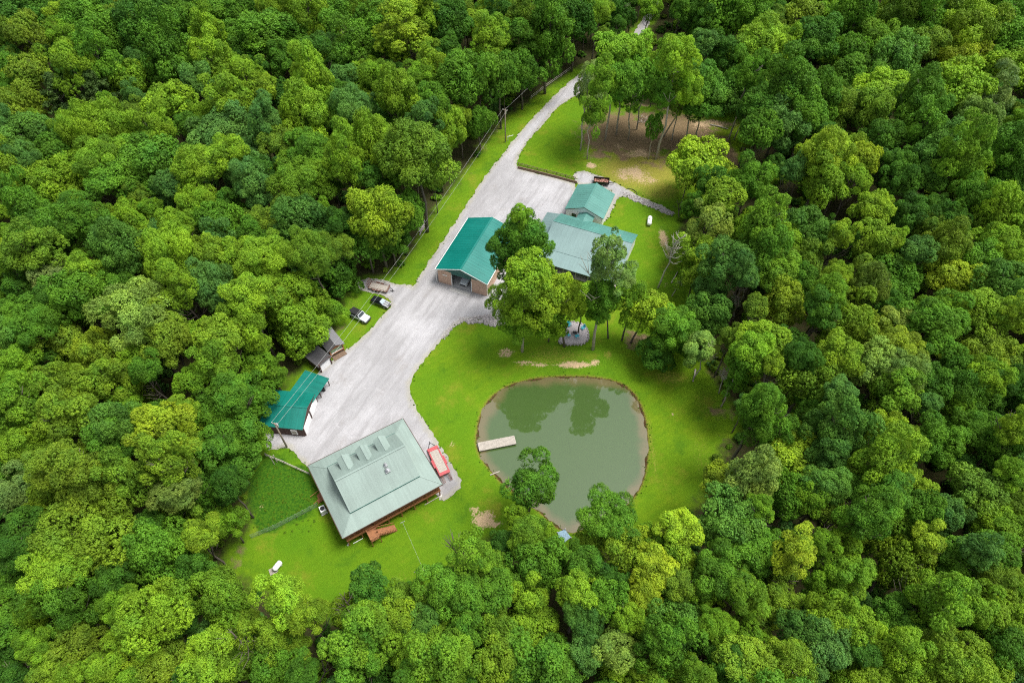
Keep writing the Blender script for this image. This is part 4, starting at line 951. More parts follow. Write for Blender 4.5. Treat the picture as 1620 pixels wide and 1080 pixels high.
# --- teal garage with the open bay
def V2(v): return Vector((v[0], v[1], 0))
def gable_building(root, L, Wd, ze, zr, roofm, wallm, gablem=None, over=.35, seams=0, front_open=None, z0=-.1, wall_front=True):
    """local x along the ridge 0..L, y across -Wd/2..Wd/2 (roof size); walls set in by the overhang"""
    hw = Wd/2; wl_ = MB(); t = .15
    sl = (zr-ze)/hw; zw = ze + sl*over - .1
    for s in (-1, 1): wl_.box((L/2, s*(hw-over), (zw+z0)/2), (L-2*over, t, zw-z0))
    wl_.box((L-over, 0, (zw+z0)/2), (t, 2*(hw-over)-t-.01, zw-z0))
    if front_open is None: wl_.box((over, 0, (zw+z0)/2), (t, 2*(hw-over)-t-.01, zw-z0))
    else:
        a, b = front_open; hwi = hw-over-t/2-.005
        wl_.box((over, (-hwi+a)/2, (zw+z0)/2), (t, a+hwi, zw-z0)); wl_.box((over, (hwi+b)/2, (zw+z0)/2), (t, hwi-b, zw-z0))
    wl_.build('wall', wallm, root)
    for x in (over, L-over):
        gw = MB(); gw.prism([(-hw+over, zw-.02), (hw-over, zw-.02), (0, zr-.12)], x-.09, x+.09, 0, 'x'); gw.build('gable', gablem or wallm, root)
    r = MB()
    for s in (-1, 1): ribbed_roof(r, [(0, s*hw, ze), (L, s*hw, ze), (L, 0, zr), (0, 0, zr)], .12, seams)
    ro = r.build('roof', roofm, root)
    MB().bar((-.02, 0, zr+.02), (L+.02, 0, zr+.02), .4, .06).build('ridge_cap', roofm, ro)
    return ro
gR = 68.34; ga = R_(gR)
gfl = P(688.3, 425.8, 4.4); wdir = Vector((math.cos(ga-math.pi/2), math.sin(ga-math.pi/2), 0)); ldir = Vector((math.cos(ga), math.sin(ga), 0))
go_ = V2(gfl) + wdir*6.32
gar = thing('garage', go_, ga, 'large teal-roofed garage with tan walls and one open bay', 'garage')
# local +y is the photo's left side of the garage, x runs away from the camera
ro = gable_building(gar, 18.3, 12.65, 4.4, 6.65, M['roof_teal'], M['tan_wall'], M['green_gable'], .4, 22, (-2.3, 2.5))
tb = MB()
for s in (-1, 1):
    tb.bar((0-.04, s*6.34, 4.36), (-.04, 0, 6.62), .05, .2); tb.bar((18.34, s*6.34, 4.36), (18.34, 0, 6.62), .05, .2)
tb.bar((0, 6.4, 4.3), (18.3, 6.4, 4.3), .12, .12); tb.bar((0, -6.4, 4.3), (18.3, -6.4, 4.3), .12, .12)
tb.build('white_trim', M['white'], ro)
MB().box((.4, .1, 4.3), (.25, 4.8, .55)).build('door_header', M['green_gable'], gar)
dj = MB()
for y in (-2.35, 2.55): dj.box((.36, y, 1.75), (.26, .14, 3.7))
dj.build('door_frame', M['white'], gar)
MB().box((9, 0, .03), (17.2, 11.6, .12)).build('floor_slab', M['concrete'], gar)
MB().box((-.55, .2, .06), (1.3, 5.0, .1)).build('apron', M['concrete'], gar)
dp_ = MB()
for y, x in ((6.25, .05), (-6.25, .05)): dp_.bar((x, y, 4.3), (x, y, .1), .1)
dp_.build('downspout', M['white'], gar)
ws_ = MB().box((.28, 4.2, 3.0), (.06, 1.1, .22)).build('wall_light', M['white'], gar)

# --- small outbuilding and the pale-roofed house
NW, NE, SW, SE = P(914,290.8,3), P(973,308.7,3), P(894,330.3,3), P(954,346.7,3)
oa = frame(SW+SE, NW+NE); om = (SW+SE)/2
out = thing('outbuilding', V2(om), oa, 'small white-walled outbuilding under a seafoam gable roof', 'outbuilding')
ro = gable_building(out, 9.9, 9.9, 3.0, 4.95, M['roof_mid'], M['white'], None, .35, 12)
MB().bar((-.03, 4.9, 2.92), (-.03, 0, 4.9), .05, .14).build('rake_trim', M['brown'], ro); MB().bar((-.03, -4.9, 2.92), (-.03, 0, 4.9), .05, .14).build('rake_trim', M['brown'], ro)
wn_ = MB().box((.24, 2.6, 1.5), (.1, 1.1, 1.1)).build('window', M['glass'], out)
n0, n1 = P(887.5,337.5,3), P(1007.5,370.8,3); ma = frame(n0, n1); mu = Vector((math.cos(ma), math.sin(ma), 0)); mn = Vector((-mu.y, mu.x, 0))
mo = V2(n0) - mn*5.5
mh = thing('farmhouse', mo, ma, 'long house with pale green metal roof and deep porch, half behind trees', 'house')
LM = (n1-n0).length + .3
wl_ = MB(); wl_.box((LM/2, 5.1, 1.45), (LM-.8, .15, 3.1)); wl_.box((LM/2, -7.0, 1.45), (LM-.8, .15, 3.1))
for x in (.4, LM-.4): wl_.prism([(-7.0, -.1), (5.1, -.1), (5.1, 2.95), (0, 4.95), (-7.0, 3.0)], x-.08, x+.08, 0, 'x')
wl_.build('wall', M['white'], mh)
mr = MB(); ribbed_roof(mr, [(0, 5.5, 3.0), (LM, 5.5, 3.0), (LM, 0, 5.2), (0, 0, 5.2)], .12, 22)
mr.build('north_roof', M['roof_mid'], mh)  # same metal as the south slope; its shade is put into the colour
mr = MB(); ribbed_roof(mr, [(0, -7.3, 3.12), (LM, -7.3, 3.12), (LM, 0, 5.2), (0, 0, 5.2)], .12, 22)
sr = mr.build('south_roof', M['roof_pale'], mh)  # sky glare on this slope is put into the paler colour
MB().bar((0, 0, 5.23), (LM, 0, 5.23), .35, .05).build('ridge_cap', M['roof_mid'], sr)
mr = MB(); ribbed_roof(mr, [(.3, -11.3, 2.45), (LM-.3, -11.3, 2.45), (LM-.3, -7.2, 3.05), (.3, -7.2, 3.05)], .1, 22)
mr.build('porch_roof', M['roof_pale'], mh)
for x in np.linspace(.7, LM-.7, 7): MB().box((x, -11.0, 1.15), (.15, .15, 2.5)).build('porch_post', M['graywood'], mh)
MB().box((LM/2, -9.1, .05), (LM-.6, 4.0, .2)).build('porch_floor', M['graywood'], mh)
for x, w_ in ((3, 1.2), (6.5, 1.0), (10, 1.8), (14, 1.2), (17, 1.2)):
    f = MB().box((x, -7.1, 1.55), (w_+.2, .1, 1.6)).build('window', M['brown'], mh); MB().box((x, -7.14, 1.55), (w_, .1, 1.4)).build('pane', M['glass'], f)
mr = MB(); ribbed_roof(mr, [(-3.5, 5.3, 2.35), (-3.5, -5.5, 2.35), (.02, -5.5, 2.95), (.02, 5.3, 2.95)], .1, 11)
mr.build('carport_roof', M['roof_pale'], mh)
for y in (5.0, 1.5, -2, -5.2): MB().box((-3.3, y, 1.1), (.14, .14, 2.4)).build('carport_post', M['white'], mh)
MB().tube([(15.0, -5.6, 3.4), (15.0, -5.6, 4.1)], .12, 8).build('vent_pipe', M['black'], mh)
MB().tube([(11.2, -4.9, 3.4), (11.2, -4.9, 4.2)], .14, 8).build('vent_pipe', M['black'], mh)
# breezeway roof between the two
bwp = P(926, 343, 3.1); bw = thing('breezeway', V2(bwp), oa, 'little gabled seafoam breezeway roof linking outbuilding and pale-roofed house', 'breezeway')
r = MB()
for s in (-1, 1): ribbed_roof(r, [(-2.4, s*2.0, 2.7), (2.0, s*2.0, 2.7), (2.0, 0, 3.55), (-2.4, 0, 3.55)], .1, 5)
r.build('roof', M['roof_mid'], bw)
for x in (-1.2, 1.8):
    for s in (-1, 1): MB().box((x, s*1.8, 1.3), (.14, .14, 2.7)).build('post', M['white'], bw)

# --- green-roofed shed with carport
ssw, sse = P(428, 674.8, 2.6), P(478.5, 679.7, 2.6); sa = frame(ssw, sse); su = Vector((math.cos(sa), math.sin(sa), 0)); sn = Vector((-su.y, su.x, 0))
sh_o = V2(sse) + sn*4.15
sh_ = thing('garage_shed', sh_o, sa + math.pi, 'dark brown shed with teal metal roof and two white doors', 'shed')
gable_building(sh_, 8.6, 8.3, 2.6, 3.95, M['roof_shed'], M['brown'], None, .1, 20)
for y in (2.0, -2.05):                              # the +y side faces the camera after the half turn
    d = MB().box((-.02, y, 1.14), (.1, 3.5, 2.35)).build('garage_door', M['white'], sh_)
    ln = MB()
    for k in range(1, 4): ln.box((-.08, y, .0+.58*k), (.015, 3.2, .03))
    ln.build('panel_line', M['concrete'], d)
pm = MB()
for y in (3.85, 0, -3.85): pm.box((-.02, y, 1.2), (.16, .26, 2.55))
pm.build('door_post', M['brown'], sh_)
wf = MB().box((1.9, 4.16, 1.35), (1.15, .12, 1.5)).build('window', M['white'], sh_)
MB().box((1.9, 4.21, 1.35), (.85, .08, 1.2)).build('pane', M['graywood'], wf)
cpn = P(520.7, 597.8, 2.5); cps = P(496.3, 631.1, 2.85); ca_ = frame(cps, cpn); cpl = (V2(cpn)-V2(cps)).length
cp = thing('carport', V2(cps), ca_, 'teal lean-to carport roof attached behind the dark brown shed', 'carport')
r = MB(); ribbed_roof(r, [(-.6, 0, 2.50), (cpl, 0, 2.38), (cpl, 5.6, 2.40), (-.6, 5.6, 2.46)], .1, 9); r.build('roof', M['roof_shed'], cp)
for x in (2.2, cpl-.3):
    for y in (.3, 5.3): MB().box((x, y, 1.2), (.15, .15, 2.5)).build('post', M['brown'], cp)
ut = thing('quad_bike', V2(P(507, 619, 0)), ca_ + 2.6, 'black quad bike poking out under the teal carport', 'quad bike')
q = MB(); q.box((0, 0, .62), (1.7, .55, .3), top=(.8, .7)); q.box((.7, 0, .75), (.5, .95, .12)); q.box((-.65, 0, .75), (.55, .95, .12)); q.build('body', M['black'], ut, bevel=.05)
MB().bar((.45, -.4, 1.08), (.45, .4, 1.08), .05).build('handlebar', M['galv'], ut)
MB().box((-.15, 0, .83), (.75, .35, .14)).build('seat', M['softtop'], ut, bevel=.04)
for x in (-.65, .65):
    for y in (-.45, .45): MB().tube([(x, y-.13, .3), (x, y+.13, .3)], .3, 12).build('wheel', M['tyre'], ut)

# --- roadside kiosk and the small shed beside it
k0, k1 = P(523,566,0), P(546,553,0); ka = frame(k0, k1)
ks = thing('garden_kiosk', V2((k0+k1)/2), ka, 'little wooden kiosk with grey gable roof and green serving hatch', 'kiosk')
# local x along the front, y away from the road
Lk, Dk = 3.4, 5.2
w_ = MB(); w_.box((0, Dk, 1.15), (Lk-.4, .1, 2.4)); 
for s in (-1, 1): w_.box((s*(Lk/2-.25), Dk/2, 1.15), (.1, Dk, 2.4))
w_.box((0, .02, .5), (Lk-.4, .1, 1.0)); w_.build('wall', M['timber'], ks)
fr_ = MB()
for s in (-1, 1): fr_.box((s*(Lk/2-.2), -.05, 1.2), (.22, .2, 2.5))
fr_.box((0, -.05, 2.3), (Lk-.6, .16, .25)); fr_.box((0, -.12, .98), (Lk-.3, .34, .08)); fr_.prism([(-1.5, 2.42), (1.5, 2.42), (0, 3.1)], -.04, .06); fr_.build('front_frame', M['wood'], ks)
MB().box((0, .12, 1.6), (Lk-.7, .06, 1.15)).build('serving_hatch', M['mesh'], ks)
MB().box((0, -.10, 1.08), (Lk-.8, .12, .06)).build('white_sill', M['white'], ks)
MB().box((0, -.75, .12), (3.0, 1.2, .16)).build('step_deck', M['timber'], ks)
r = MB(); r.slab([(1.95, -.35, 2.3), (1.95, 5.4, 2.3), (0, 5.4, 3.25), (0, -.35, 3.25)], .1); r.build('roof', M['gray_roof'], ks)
r = MB(); r.slab([(-1.95, -.35, 2.3), (-1.95, 5.4, 2.3), (0, 5.4, 3.25), (0, -.35, 3.25)], .1); r.build('roof', M['dkgray_roof'], ks)  # same shingles as the other slope, with shade put into the colour
w0, w1 = P(510,588,0), P(524,576,0); wa = frame(w0, w1)
sw_ = thing('tool_shed', V2((w0+w1)/2), wa, 'small dark shed with one wide white door between kiosk and carport', 'shed')
MB().box((0, 1.9, 1.15), (3.0, 3.4, 2.4)).build('wall', M['brown'], sw_)
r = MB(); r.slab([(-1.8, -.15, 2.3), (1.8, -.15, 2.3), (1.8, 3.9, 2.75), (-1.8, 3.9, 2.75)], .1); r.build('roof', M['dkgray_roof'], sw_)
MB().box((0, .08, 1.05), (2.5, .14, 2.1)).build('door', M['white'], sw_)
pm = MB()
for x in (-1.4, 1.4): pm.box((x, .0, 1.2), (.22, .3, 2.5))
pm.build('door_post', M['brown'], sw_)
# ------------------------------------------------------------------ vehicles and trailers
def wheel(parent, x, y, r=.36, w=.24, n=16):
    t = MB().tube([(x, y-w/2, r), (x, y+w/2, r)], r, n).build('wheel', M['tyre'], parent)
    s = 1 if y > 0 else -1
    MB().tube([(x, y+s*w/2, r), (x, y+s*(w/2+.02), r)], [r*.62, r*.55], n).build('rim', M['rim'], t)
def loft(b, secs, mi=0):
    """sections: list of (x, [(y,z)...]) with equal counts, closed and capped"""
    n = len(secs[0][1]); vs = [(x, y, z) for x, pr in secs for y, z in pr]
    fs = [(i*n+k, i*n+(k+1) % n, (i+1)*n+(k+1) % n, (i+1)*n+k) for i in range(len(secs)-1) for k in range(n)]
    fs += [tuple(range(n-1,-1,-1)), tuple((len(secs)-1)*n+k for k in range(n))]
    return b.add(vs, fs, mi)
def sec(w, z0, z1, r=.14): return [(-w+r*.3, z0), (-w, z0+r), (-w, z1-r), (-w+r, z1), (w-r, z1), (w, z1-r), (w, z0+r), (w-r*.3, z0)]
def vehicle(a, b, name, label, cat, kind, group=None):
    A_, B2 = G(*a), G(*b); c = (A_+B2)/2; root = thing(name, c, frame(A_, B2), label, cat, group)
    if kind == 'offroader':
        L, Wv = 4.7, .95; body, lower = M['car_white'], M['black']
        s = MB(); loft(s, [(-2.3, sec(.88, .55, 1.15)), (-2.2, sec(.94, .5, 1.22)), (.55, sec(.95, .48, 1.22)), (.75, sec(.95, .48, 1.2)), (2.0, sec(.93, .5, 1.14)), (2.25, sec(.86, .55, 1.02))])
        s.build('body', body, root, smooth=False, bevel=.03)
        h = MB(); loft(h, [(.72, sec(.80, 1.16, 1.24, .05)), (2.05, sec(.76, 1.1, 1.18, .05))]); h.build('bonnet', body, root)
        t = MB(); loft(t, [(-2.22, sec(.86, 1.2, 1.82)), (-2.1, sec(.87, 1.2, 1.9)), (.1, sec(.86, 1.2, 1.92)), (.25, sec(.84, 1.2, 1.86))]); t.build('soft_top', M['softtop'], root)
        g_ = MB(); g_.add([(.27,-.8,1.82),(.27,.8,1.82),(.74,.86,1.22),(.74,-.86,1.22)], [(0,1,2,3)]); g_.add([(.2,-.78,1.8),(.2,.78,1.8),(.6,.84,1.2),(.6,-.84,1.2)], [(3,2,1,0)]); ws = g_.build('windscreen', M['glass'], root)
        fp = MB()
        for s_ in (-1, 1): fp.bar((.29, s_*.82, 1.84), (.77, s_*.88, 1.23), .09, .06)
        fp.bar((.29, -.82, 1.85), (.29, .82, 1.85), .1, .06); fp.bar((.78, -.86, 1.24), (.78, .86, 1.24), .06, .05)
        fp.build('screen_frame', body, root)
        fd = MB()
        for x in (-1.4, 1.45):
            for s_ in (-1, 1): fd.box((x, s_*.99, .88), (1.1, .16, .14), top=(.75, 1))
        fd.build('fender_flare', lower, root)
        bm_ = MB(); bm_.box((2.38, 0, .62), (.2, 1.75, .26)); bm_.box((-2.4, 0, .62), (.18, 1.7, .24)); bm_.build('bumper', lower, root, bevel=.03)
        for y in (-.62, .62): MB().tube([(2.22, y, .92), (2.3, y, .92)], .13, 12).build('headlight', M['lamp'], root)
        sp = MB().tube([(-2.4, .1, 1.1), (-2.62, .1, 1.1)], .38, 16).build('spare_wheel', M['tyre'], root)
        for y in (-1.02, 1.02): MB().box((.5, y, 1.32), (.12, .16, .16)).build('mirror', lower, root)
        for x in (-1.4, 1.45):
            for y in (-.86, .86): wheel(root, x, y, .40, .26)
    else:
        s = MB(); loft(s, [(-2.35, sec(.80, .5, .92)), (-2.2, sec(.88, .32, 1.02)), (-1.2, sec(.92, .28, 1.06)), (.7, sec(.92, .28, 1.02)), (1.9, sec(.88, .3, .88)), (2.3, sec(.74, .4, .74))])
        s.build('body', M['car_black'], root, bevel=.04)
        h = MB(); loft(h, [(.95, sec(.80, .96, 1.02, .03)), (1.95, sec(.74, .84, .90, .03))]); h.build('bonnet', M['car_silver'], root)
        st_ = MB()
        for y in (-.28, .28): st_.add([(.97, y-.05, 1.03), (.97, y+.05, 1.03), (1.95, y+.04, .91), (1.95, y-.04, .91)], [(0,1,2,3)])
        st_.build('bonnet_stripe', M['car_black'], root)
        c_ = MB(); loft(c_, [(-1.75, sec(.74, .98, 1.06, .04)), (-.95, sec(.64, 1.0, 1.42)), (.05, sec(.64, 1.0, 1.45)), (.95, sec(.76, .96, 1.04, .04))]); c_.build('cabin', M['glass'], root)
        r_ = MB(); loft(r_, [(-1.0, sec(.64, 1.38, 1.455, .03)), (.1, sec(.64, 1.42, 1.485, .03))]); r_.build('car_roof', M['car_black'], root)
        MB().add([(.14,-.56,1.47),(.14,.56,1.47),(.92,.72,1.09),(.92,-.72,1.09)], [(0,1,2,3)]).build('windscreen', M['glass_sky'], root)
        for s_ in (-1, 1): MB().box((.5, s_*.98, 1.08), (.14, .2, .12)).build('mirror', M['car_black'], root)
        for y in (-.58, .58): MB().box((2.18, y, .72), (.22, .34, .12)).build('headlight', M['lamp'], root)
        for y in (-.6, .6): MB().box((-2.32, y, .82), (.08, .4, .14)).build('tail_light', M['redlens'], root)
        for x in (-1.35, 1.4):
            for y in (-.82, .82): wheel(root, x, y, .33, .22)
    return root
vehicle((558.5,497.5), (582,509), 'offroad_car', 'white boxy off-roader with black soft top parked on the grass', 'car', 'offroader')
vehicle((590.5,475.5), (616.5,486.5), 'sedan', 'black sedan with silver bonnet parked next to the white off-roader', 'car', 'sedan')
# white pickup nose inside the garage bay
pk = local_thing(gar, 'pickup_truck', 3.4, .1, .09, math.pi, 'white pickup parked inside the open bay of the teal garage', 'pickup')
s = MB(); loft(s, [(-2.7, sec(.92, .55, 1.25)), (-.9, sec(.95, .5, 1.25)), (.8, sec(.95, .5, 1.25)), (2.3, sec(.92, .5, 1.12)), (2.6, sec(.84, .6, 1.0))]); s.build('body', M['car_white'], pk, bevel=.03)
c_ = MB(); loft(c_, [(-1.0, sec(.80, 1.2, 1.85)), (.1, sec(.80, 1.2, 1.88)), (.95, sec(.86, 1.18, 1.28, .04))]); c_.build('cabin', M['glass'], pk)
r_ = MB(); loft(r_, [(-1.02, sec(.78, 1.82, 1.9, .03)), (.12, sec(.78, 1.84, 1.92, .03))]); r_.build('car_roof', M['car_white'], pk)
MB().box((2.62, 0, .78), (.1, 1.3, .3)).build('grille', M['black'], pk)
for y in (-.72, .72): MB().box((2.5, y, .95), (.2, .28, .2)).build('headlight', M['lamp'], pk)
for x in (-1.7, 1.7):
    for y in (-.85, .85): wheel(pk, x, y, .38, .26)

def trailer(a, b, name, label, Lt, Wt, frame_m, deck_m, rail=.4, ramps=False, gate=False, boards=9):
    """a = rear, b = coupling end, along the bed"""
    A_, B2 = G(*a), G(*b); c = (A_+B2)/2; root = thing(name, c, frame(A_, B2), label, 'trailer')
    zb = .62
    for i in range(boards):
        w = Wt/boards; MB().box((0, -Wt/2+w*(i+.5), zb+.025+.004*(i % 3)), (Lt-.1, w*.93, .05)).build('deck_board', deck_m, root)
    fm = MB()
    for s in (-1, 1):
        fm.bar((-Lt/2, s*Wt/2, zb), (Lt/2, s*Wt/2, zb), .1, .16)
        if rail: fm.bar((-Lt/2, s*Wt/2, zb+rail), (Lt/2, s*Wt/2, zb+rail), .07)
        if rail:
            for x in np.linspace(-Lt/2, Lt/2, 7): fm.bar((x, s*Wt/2, zb), (x, s*Wt/2, zb+rail), .06)
    for x in (-Lt/2, Lt/2): fm.bar((x, -Wt/2, zb), (x, Wt/2, zb), .1, .16)
    if rail: fm.bar((Lt/2, -Wt/2, zb+rail), (Lt/2, Wt/2, zb+rail), .07)
    fm.build('frame', frame_m, root)
    tg = MB()
    for s in (-1, 1): tg.bar((Lt/2, s*Wt*.38, zb-.03), (Lt/2+1.25, 0, zb-.06), .09, .12)
    tg.box((Lt/2+1.3, 0, zb-.04), (.35, .14, .14)); tg.tube([(Lt/2+.95, .1, .02), (Lt/2+.95, .1, 1.15)], .05, 8); tg.build('drawbar', M['black'], root)
    for s in (-1, 1):
        for x in (-.75, .1): wheel(root, x, s*(Wt/2+.18), .33, .2)
        fd = MB(); fd.box((-.33, s*(Wt/2+.18), .74), (1.75, .26, .06)); fd.box((-1.2, s*(Wt/2+.18), .62), (.06, .26, .2)); fd.box((.54, s*(Wt/2+.18), .62), (.06, .26, .2)); fd.build('mudguard', frame_m, root)
    if gate:
        gt_ = MB(); 
        for y in np.linspace(-Wt/2, Wt/2, 6): gt_.bar((-Lt/2-.02, y, zb), (-Lt/2-.3, y, zb+1.25), .06)
        for k in (.05, .5, 1): gt_.bar((-Lt/2-.02-.28*k, -Wt/2, zb+1.25*k), (-Lt/2-.02-.28*k, Wt/2, zb+1.25*k), .06)
        gt_.build('ramp_gate', frame_m, root)
    if ramps:
        for s in (-1, 1):
            rp = MB()
            for q_ in (-.2, .2): rp.bar((-Lt/2-.05, s*Wt*.34+q_, zb-.02), (-Lt/2-1.45, s*Wt*.34+q_, .06), .06, .1)
            for k in np.linspace(.08, .95, 8): rp.bar((-Lt/2-.05-1.4*k, s*Wt*.34-.2, zb-.02-.54*k), (-Lt/2-.05-1.4*k, s*Wt*.34+.2, zb-.02-.54*k), .05)
            rp.build('ramp', M['rust'], root)
    return root
trailer((585.5,453.5), (615.5,460.5), 'utility_trailer', 'rusty utility trailer with tan plank floor by the woods', 4.5, 2.0, M['rust'], M['graywood'], .45, gate=True)
rt = trailer((705.5,755), (683,707), 'flatbed_trailer', 'red flatbed trailer with plank floor and lowered ramps beside the log house', 6.2, 2.05, M['red'], M['graywood'], 0, ramps=True)
for x, l_ in ((-2.85, .62), (2.75, .75)): MB().box((x, 0, .70), (l_, 2.07, .07)).build('end_plate', M['red'], rt)
for s in (-1, 1): MB().box((0, s*.93, .70), (5.0, .2, .07)).build('side_rail', M['red'], rt)
dA, dB = G(939.5,289.5), G(962.5,292); dt = thing('dump_trailer', (dA+dB)/2, frame(dA, dB), 'black high-sided dump trailer with reddish load behind outbuilding', 'trailer')
bx_ = MB(); Lt, Wt = 4.0, 2.0
for s in (-1, 1): bx_.box((0, s*Wt/2, 1.0), (Lt, .08, .7)); bx_.box((s*(Lt/2+.0), 0, 1.0), (.08, Wt-.1, .7))
bx_.build('side_panel', M['black'], dt)
MB().box((0, 0, .68), (Lt-.1, Wt-.1, .1)).build('bed_floor', M['rust'], dt)
ld = MB()
for i in range(26): ld.box((random.uniform(-1.7, 1.7), random.uniform(-.75, .75), .78+random.uniform(0, .12)), (random.uniform(.4, 1.1), random.uniform(.15, .3), .12), random.uniform(0, 3.1))
ld.build('scrap_load', mat('reddish_scrap', (.35,.17,.13), .8, var=.5, scale=2), dt)
for s in (-1, 1):
    for x in (-.5, .35): wheel(dt, x, s*1.15, .36, .22)
MB().bar((Lt/2, 0, .55), (Lt/2+1.2, 0, .5), .14).build('drawbar', M['black'], dt)

# ------------------------------------------------------------------ poles and wires
def pole(base, hgt, label, arm, az):
    b = Vector((base.x, base.y, h1(base.x, base.y))); root = thing('utility_pole', b, az, label, 'utility pole')
    MB().tube([(0,0,-.5), (0,0,hgt*.5), (0,0,hgt)], [.19, .16, .12], 10).build('pole', M['pole'], root, smooth=True)
    MB().bar((0, -arm, hgt-.35), (0, arm, hgt-.35), .12, .12).build('crossarm', M['pole'], root)
    for y in (-arm*.85, arm*.85): MB().tube([(0, y, hgt-.3), (0, y, hgt-.05)], [.07, .05], 8).build('insulator', M['white'], root)
    t = MB().tube([(.3, 0, hgt-1.6), (.3, 0, hgt-.7)], .24, 12); t.build('transformer', M['galv'], root)
    return root
pa, pb = V2(P(454,707)), V2(P(799.5,225))
waz = frame(pa, pb)
pA = pole(pa, 8.8, 'wooden utility pole in front of the brown shed wall', .7, waz); pB = pole(pb, 10.4, 'wooden utility pole by the woods along the upper drive', .7, waz)
def wire(a, b, sag, label, name='power_line', r=.017, m_='wire', n=24):
    a, b = Vector(a), Vector(b); pts = [a.lerp(b, i/n) - Vector((0, 0, 4*sag*(i/n)*(1-i/n))) for i in range(n+1)]
    return tag(MB().tube(pts, r, 5).build(name, M[m_]), label, 'cable')
wv2 = Vector((-math.sin(waz), math.cos(waz), 0))
za, zb_ = 8.8-.05, 10.4-.05
wire(pa+wv2*.6+Vector((0,0,za)), pb+wv2*.6+Vector((0,0,zb_)), 2.2, 'upper-left wire of the pair strung along the drive')
wire(pa-wv2*.6+Vector((0,0,za)), pb-wv2*.6+Vector((0,0,zb_)), 2.5, 'lower-right wire of the pair strung along the drive')
pe_ = P(925, 60, 9); wire(pb+Vector((0,0,zb_)), (pe_.x+4, pe_.y+14, 10), 1.6, 'single wire running from the upper pole into the woods')
# roadside post at the upper drive
sg = thing('marker_post', G(803.5,223), 0, 'short white crossbar post beside the upper utility pole', 'post')
MB().box((0,0,.7), (.12,.12,1.6)).build('post', M['white'], sg); MB().bar((-.2,0,1.35), (1.5,.5,1.5), .1).build('crossbar', M['white'], sg)

# ------------------------------------------------------------------ walls and fences
def rail_fence(pxs, label, nrail=2, hgt=1.15, m_='graywood', step=2.4, name='rail_fence', pw=.14):
    P3 = [G(*p) for p in pxs]; root = thing(name, P3[0], 0, label, 'fence'); o = P3[0]; posts = []
    for a, b in zip(P3[:-1], P3[1:]):
        n = max(1, round((b-a).length/step))
        for i in range(n): posts.append(a.lerp(b, i/n))
    posts.append(P3[-1]); posts = [Vector((p.x, p.y, h1(p.x, p.y))) for p in posts]
    for p in posts: MB().box(p-o+Vector((0,0,hgt/2-.1)), (pw, pw, hgt+.2), random.uniform(0, .3)).build('post', M[m_], root)
    for a, b in zip(posts[:-1], posts[1:]):
        for k in range(nrail):
            z = hgt*(k+1)/nrail-.12; MB().bar(a-o+Vector((0,0,z+random.uniform(-.04,.04))), b-o+Vector((0,0,z+random.uniform(-.04,.04))), .09, .12).build('rail', M[m_], root)
    return root
rail_fence([(840,157),(858,143),(880,127),(903,111)], 'weathered rail fence along the woods above the drive')
rail_fence([(820,261),(850,269),(880,276),(910,284)], 'low wooden rail fence on top of the timber retaining wall', 2, .8, 'timber', 2.6)
rail_fence([(421,721),(450,733),(490,751)], 'short rail fence from the woods to the log house', 2, 1.0)
rp = [G(819,267), G(850,274.5), G(880,282), G(913,291)]
rw = thing('retaining_wall', rp[0], 0, 'low wall of stacked old timbers edging the upper gravel yard', 'retaining wall')
for a, b in zip(rp[:-1], rp[1:]):
    L = (b-a).length; n = max(2, round(L/2.4))
    for c_ in range(3):
        for i in range(n):
            p0, p1 = a.lerp(b, i/n) - rp[0], a.lerp(b, (i+.97)/n) - rp[0]; off = Vector((.0, .07*c_, .13+.24*c_))
            MB().bar(p0+off+Vector((0, random.uniform(-.02,.02), 0)), p1+off, .24, .22).build('timber', M['timber'], rw)
# green mesh fence
mf = [G(503,801), G(470,818), G(435,836), G(398,851)]
fe = thing('mesh_fence', mf[0], 0, 'green mesh fence crossing the lawn left of the log house', 'fence')
for a, b in zip(mf[:-1], mf[1:]):
    n = 3
    for i in range(n):
        p0, p1 = a.lerp(b, i/n)-mf[0], a.lerp(b, (i+1)/n)-mf[0]
        MB().tube([p0+Vector((0,0,-.2)), p0+Vector((0,0,1.5))], .05, 8).build('post', M['galv'], fe)
        mm = MB(); k = 6
        for j in range(k): mm.bar(p0+Vector((0,0,.1+1.3*j/(k-1))), p1+Vector((0,0,.1+1.3*j/(k-1))), .02)
        for j in range(9): q0 = p0.lerp(p1, j/8); mm.bar(q0+Vector((0,0,.1)), q0+Vector((0,0,1.4)), .02)
        mm.build('mesh_panel', M['mesh'], fe)
for (x, y), lb in (((434,734), 'left pale post of the pair by the rail fence'), ((438.5,731), 'right pale post of the pair by the rail fence')):
    p = G(x, y); t = thing('garden_post', p, 0, lb, 'post'); MB().box((0,0,1.3), (.11,.11,2.8)).build('post', M['graywood'], t); MB().box((0,0,2.75), (.18,.18,.1), top=(.3,.3)).build('cap', M['graywood'], t)
# clothes line
c0, c1 = G(639,832), G(672,908)
for p, lb in ((c0, 'clothes line pole nearer the log house'), (c1, 'clothes line pole nearer the lower woods')):
    t = thing('clothes_pole', p, frame(c0, c1), lb, 'pole'); MB().tube([(0,0,-.2), (0,0,1.9)], .035, 8).build('pole', M['galv'], t); MB().bar((0,-.45,1.85), (0,.45,1.85), .07).build('crossbar', M['galv'], t)
wire(c0+Vector((0,0,1.85)), c1+Vector((0,0,1.85)), .15, 'thin clothes line wire over the lower lawn', 'clothes_line', .012)
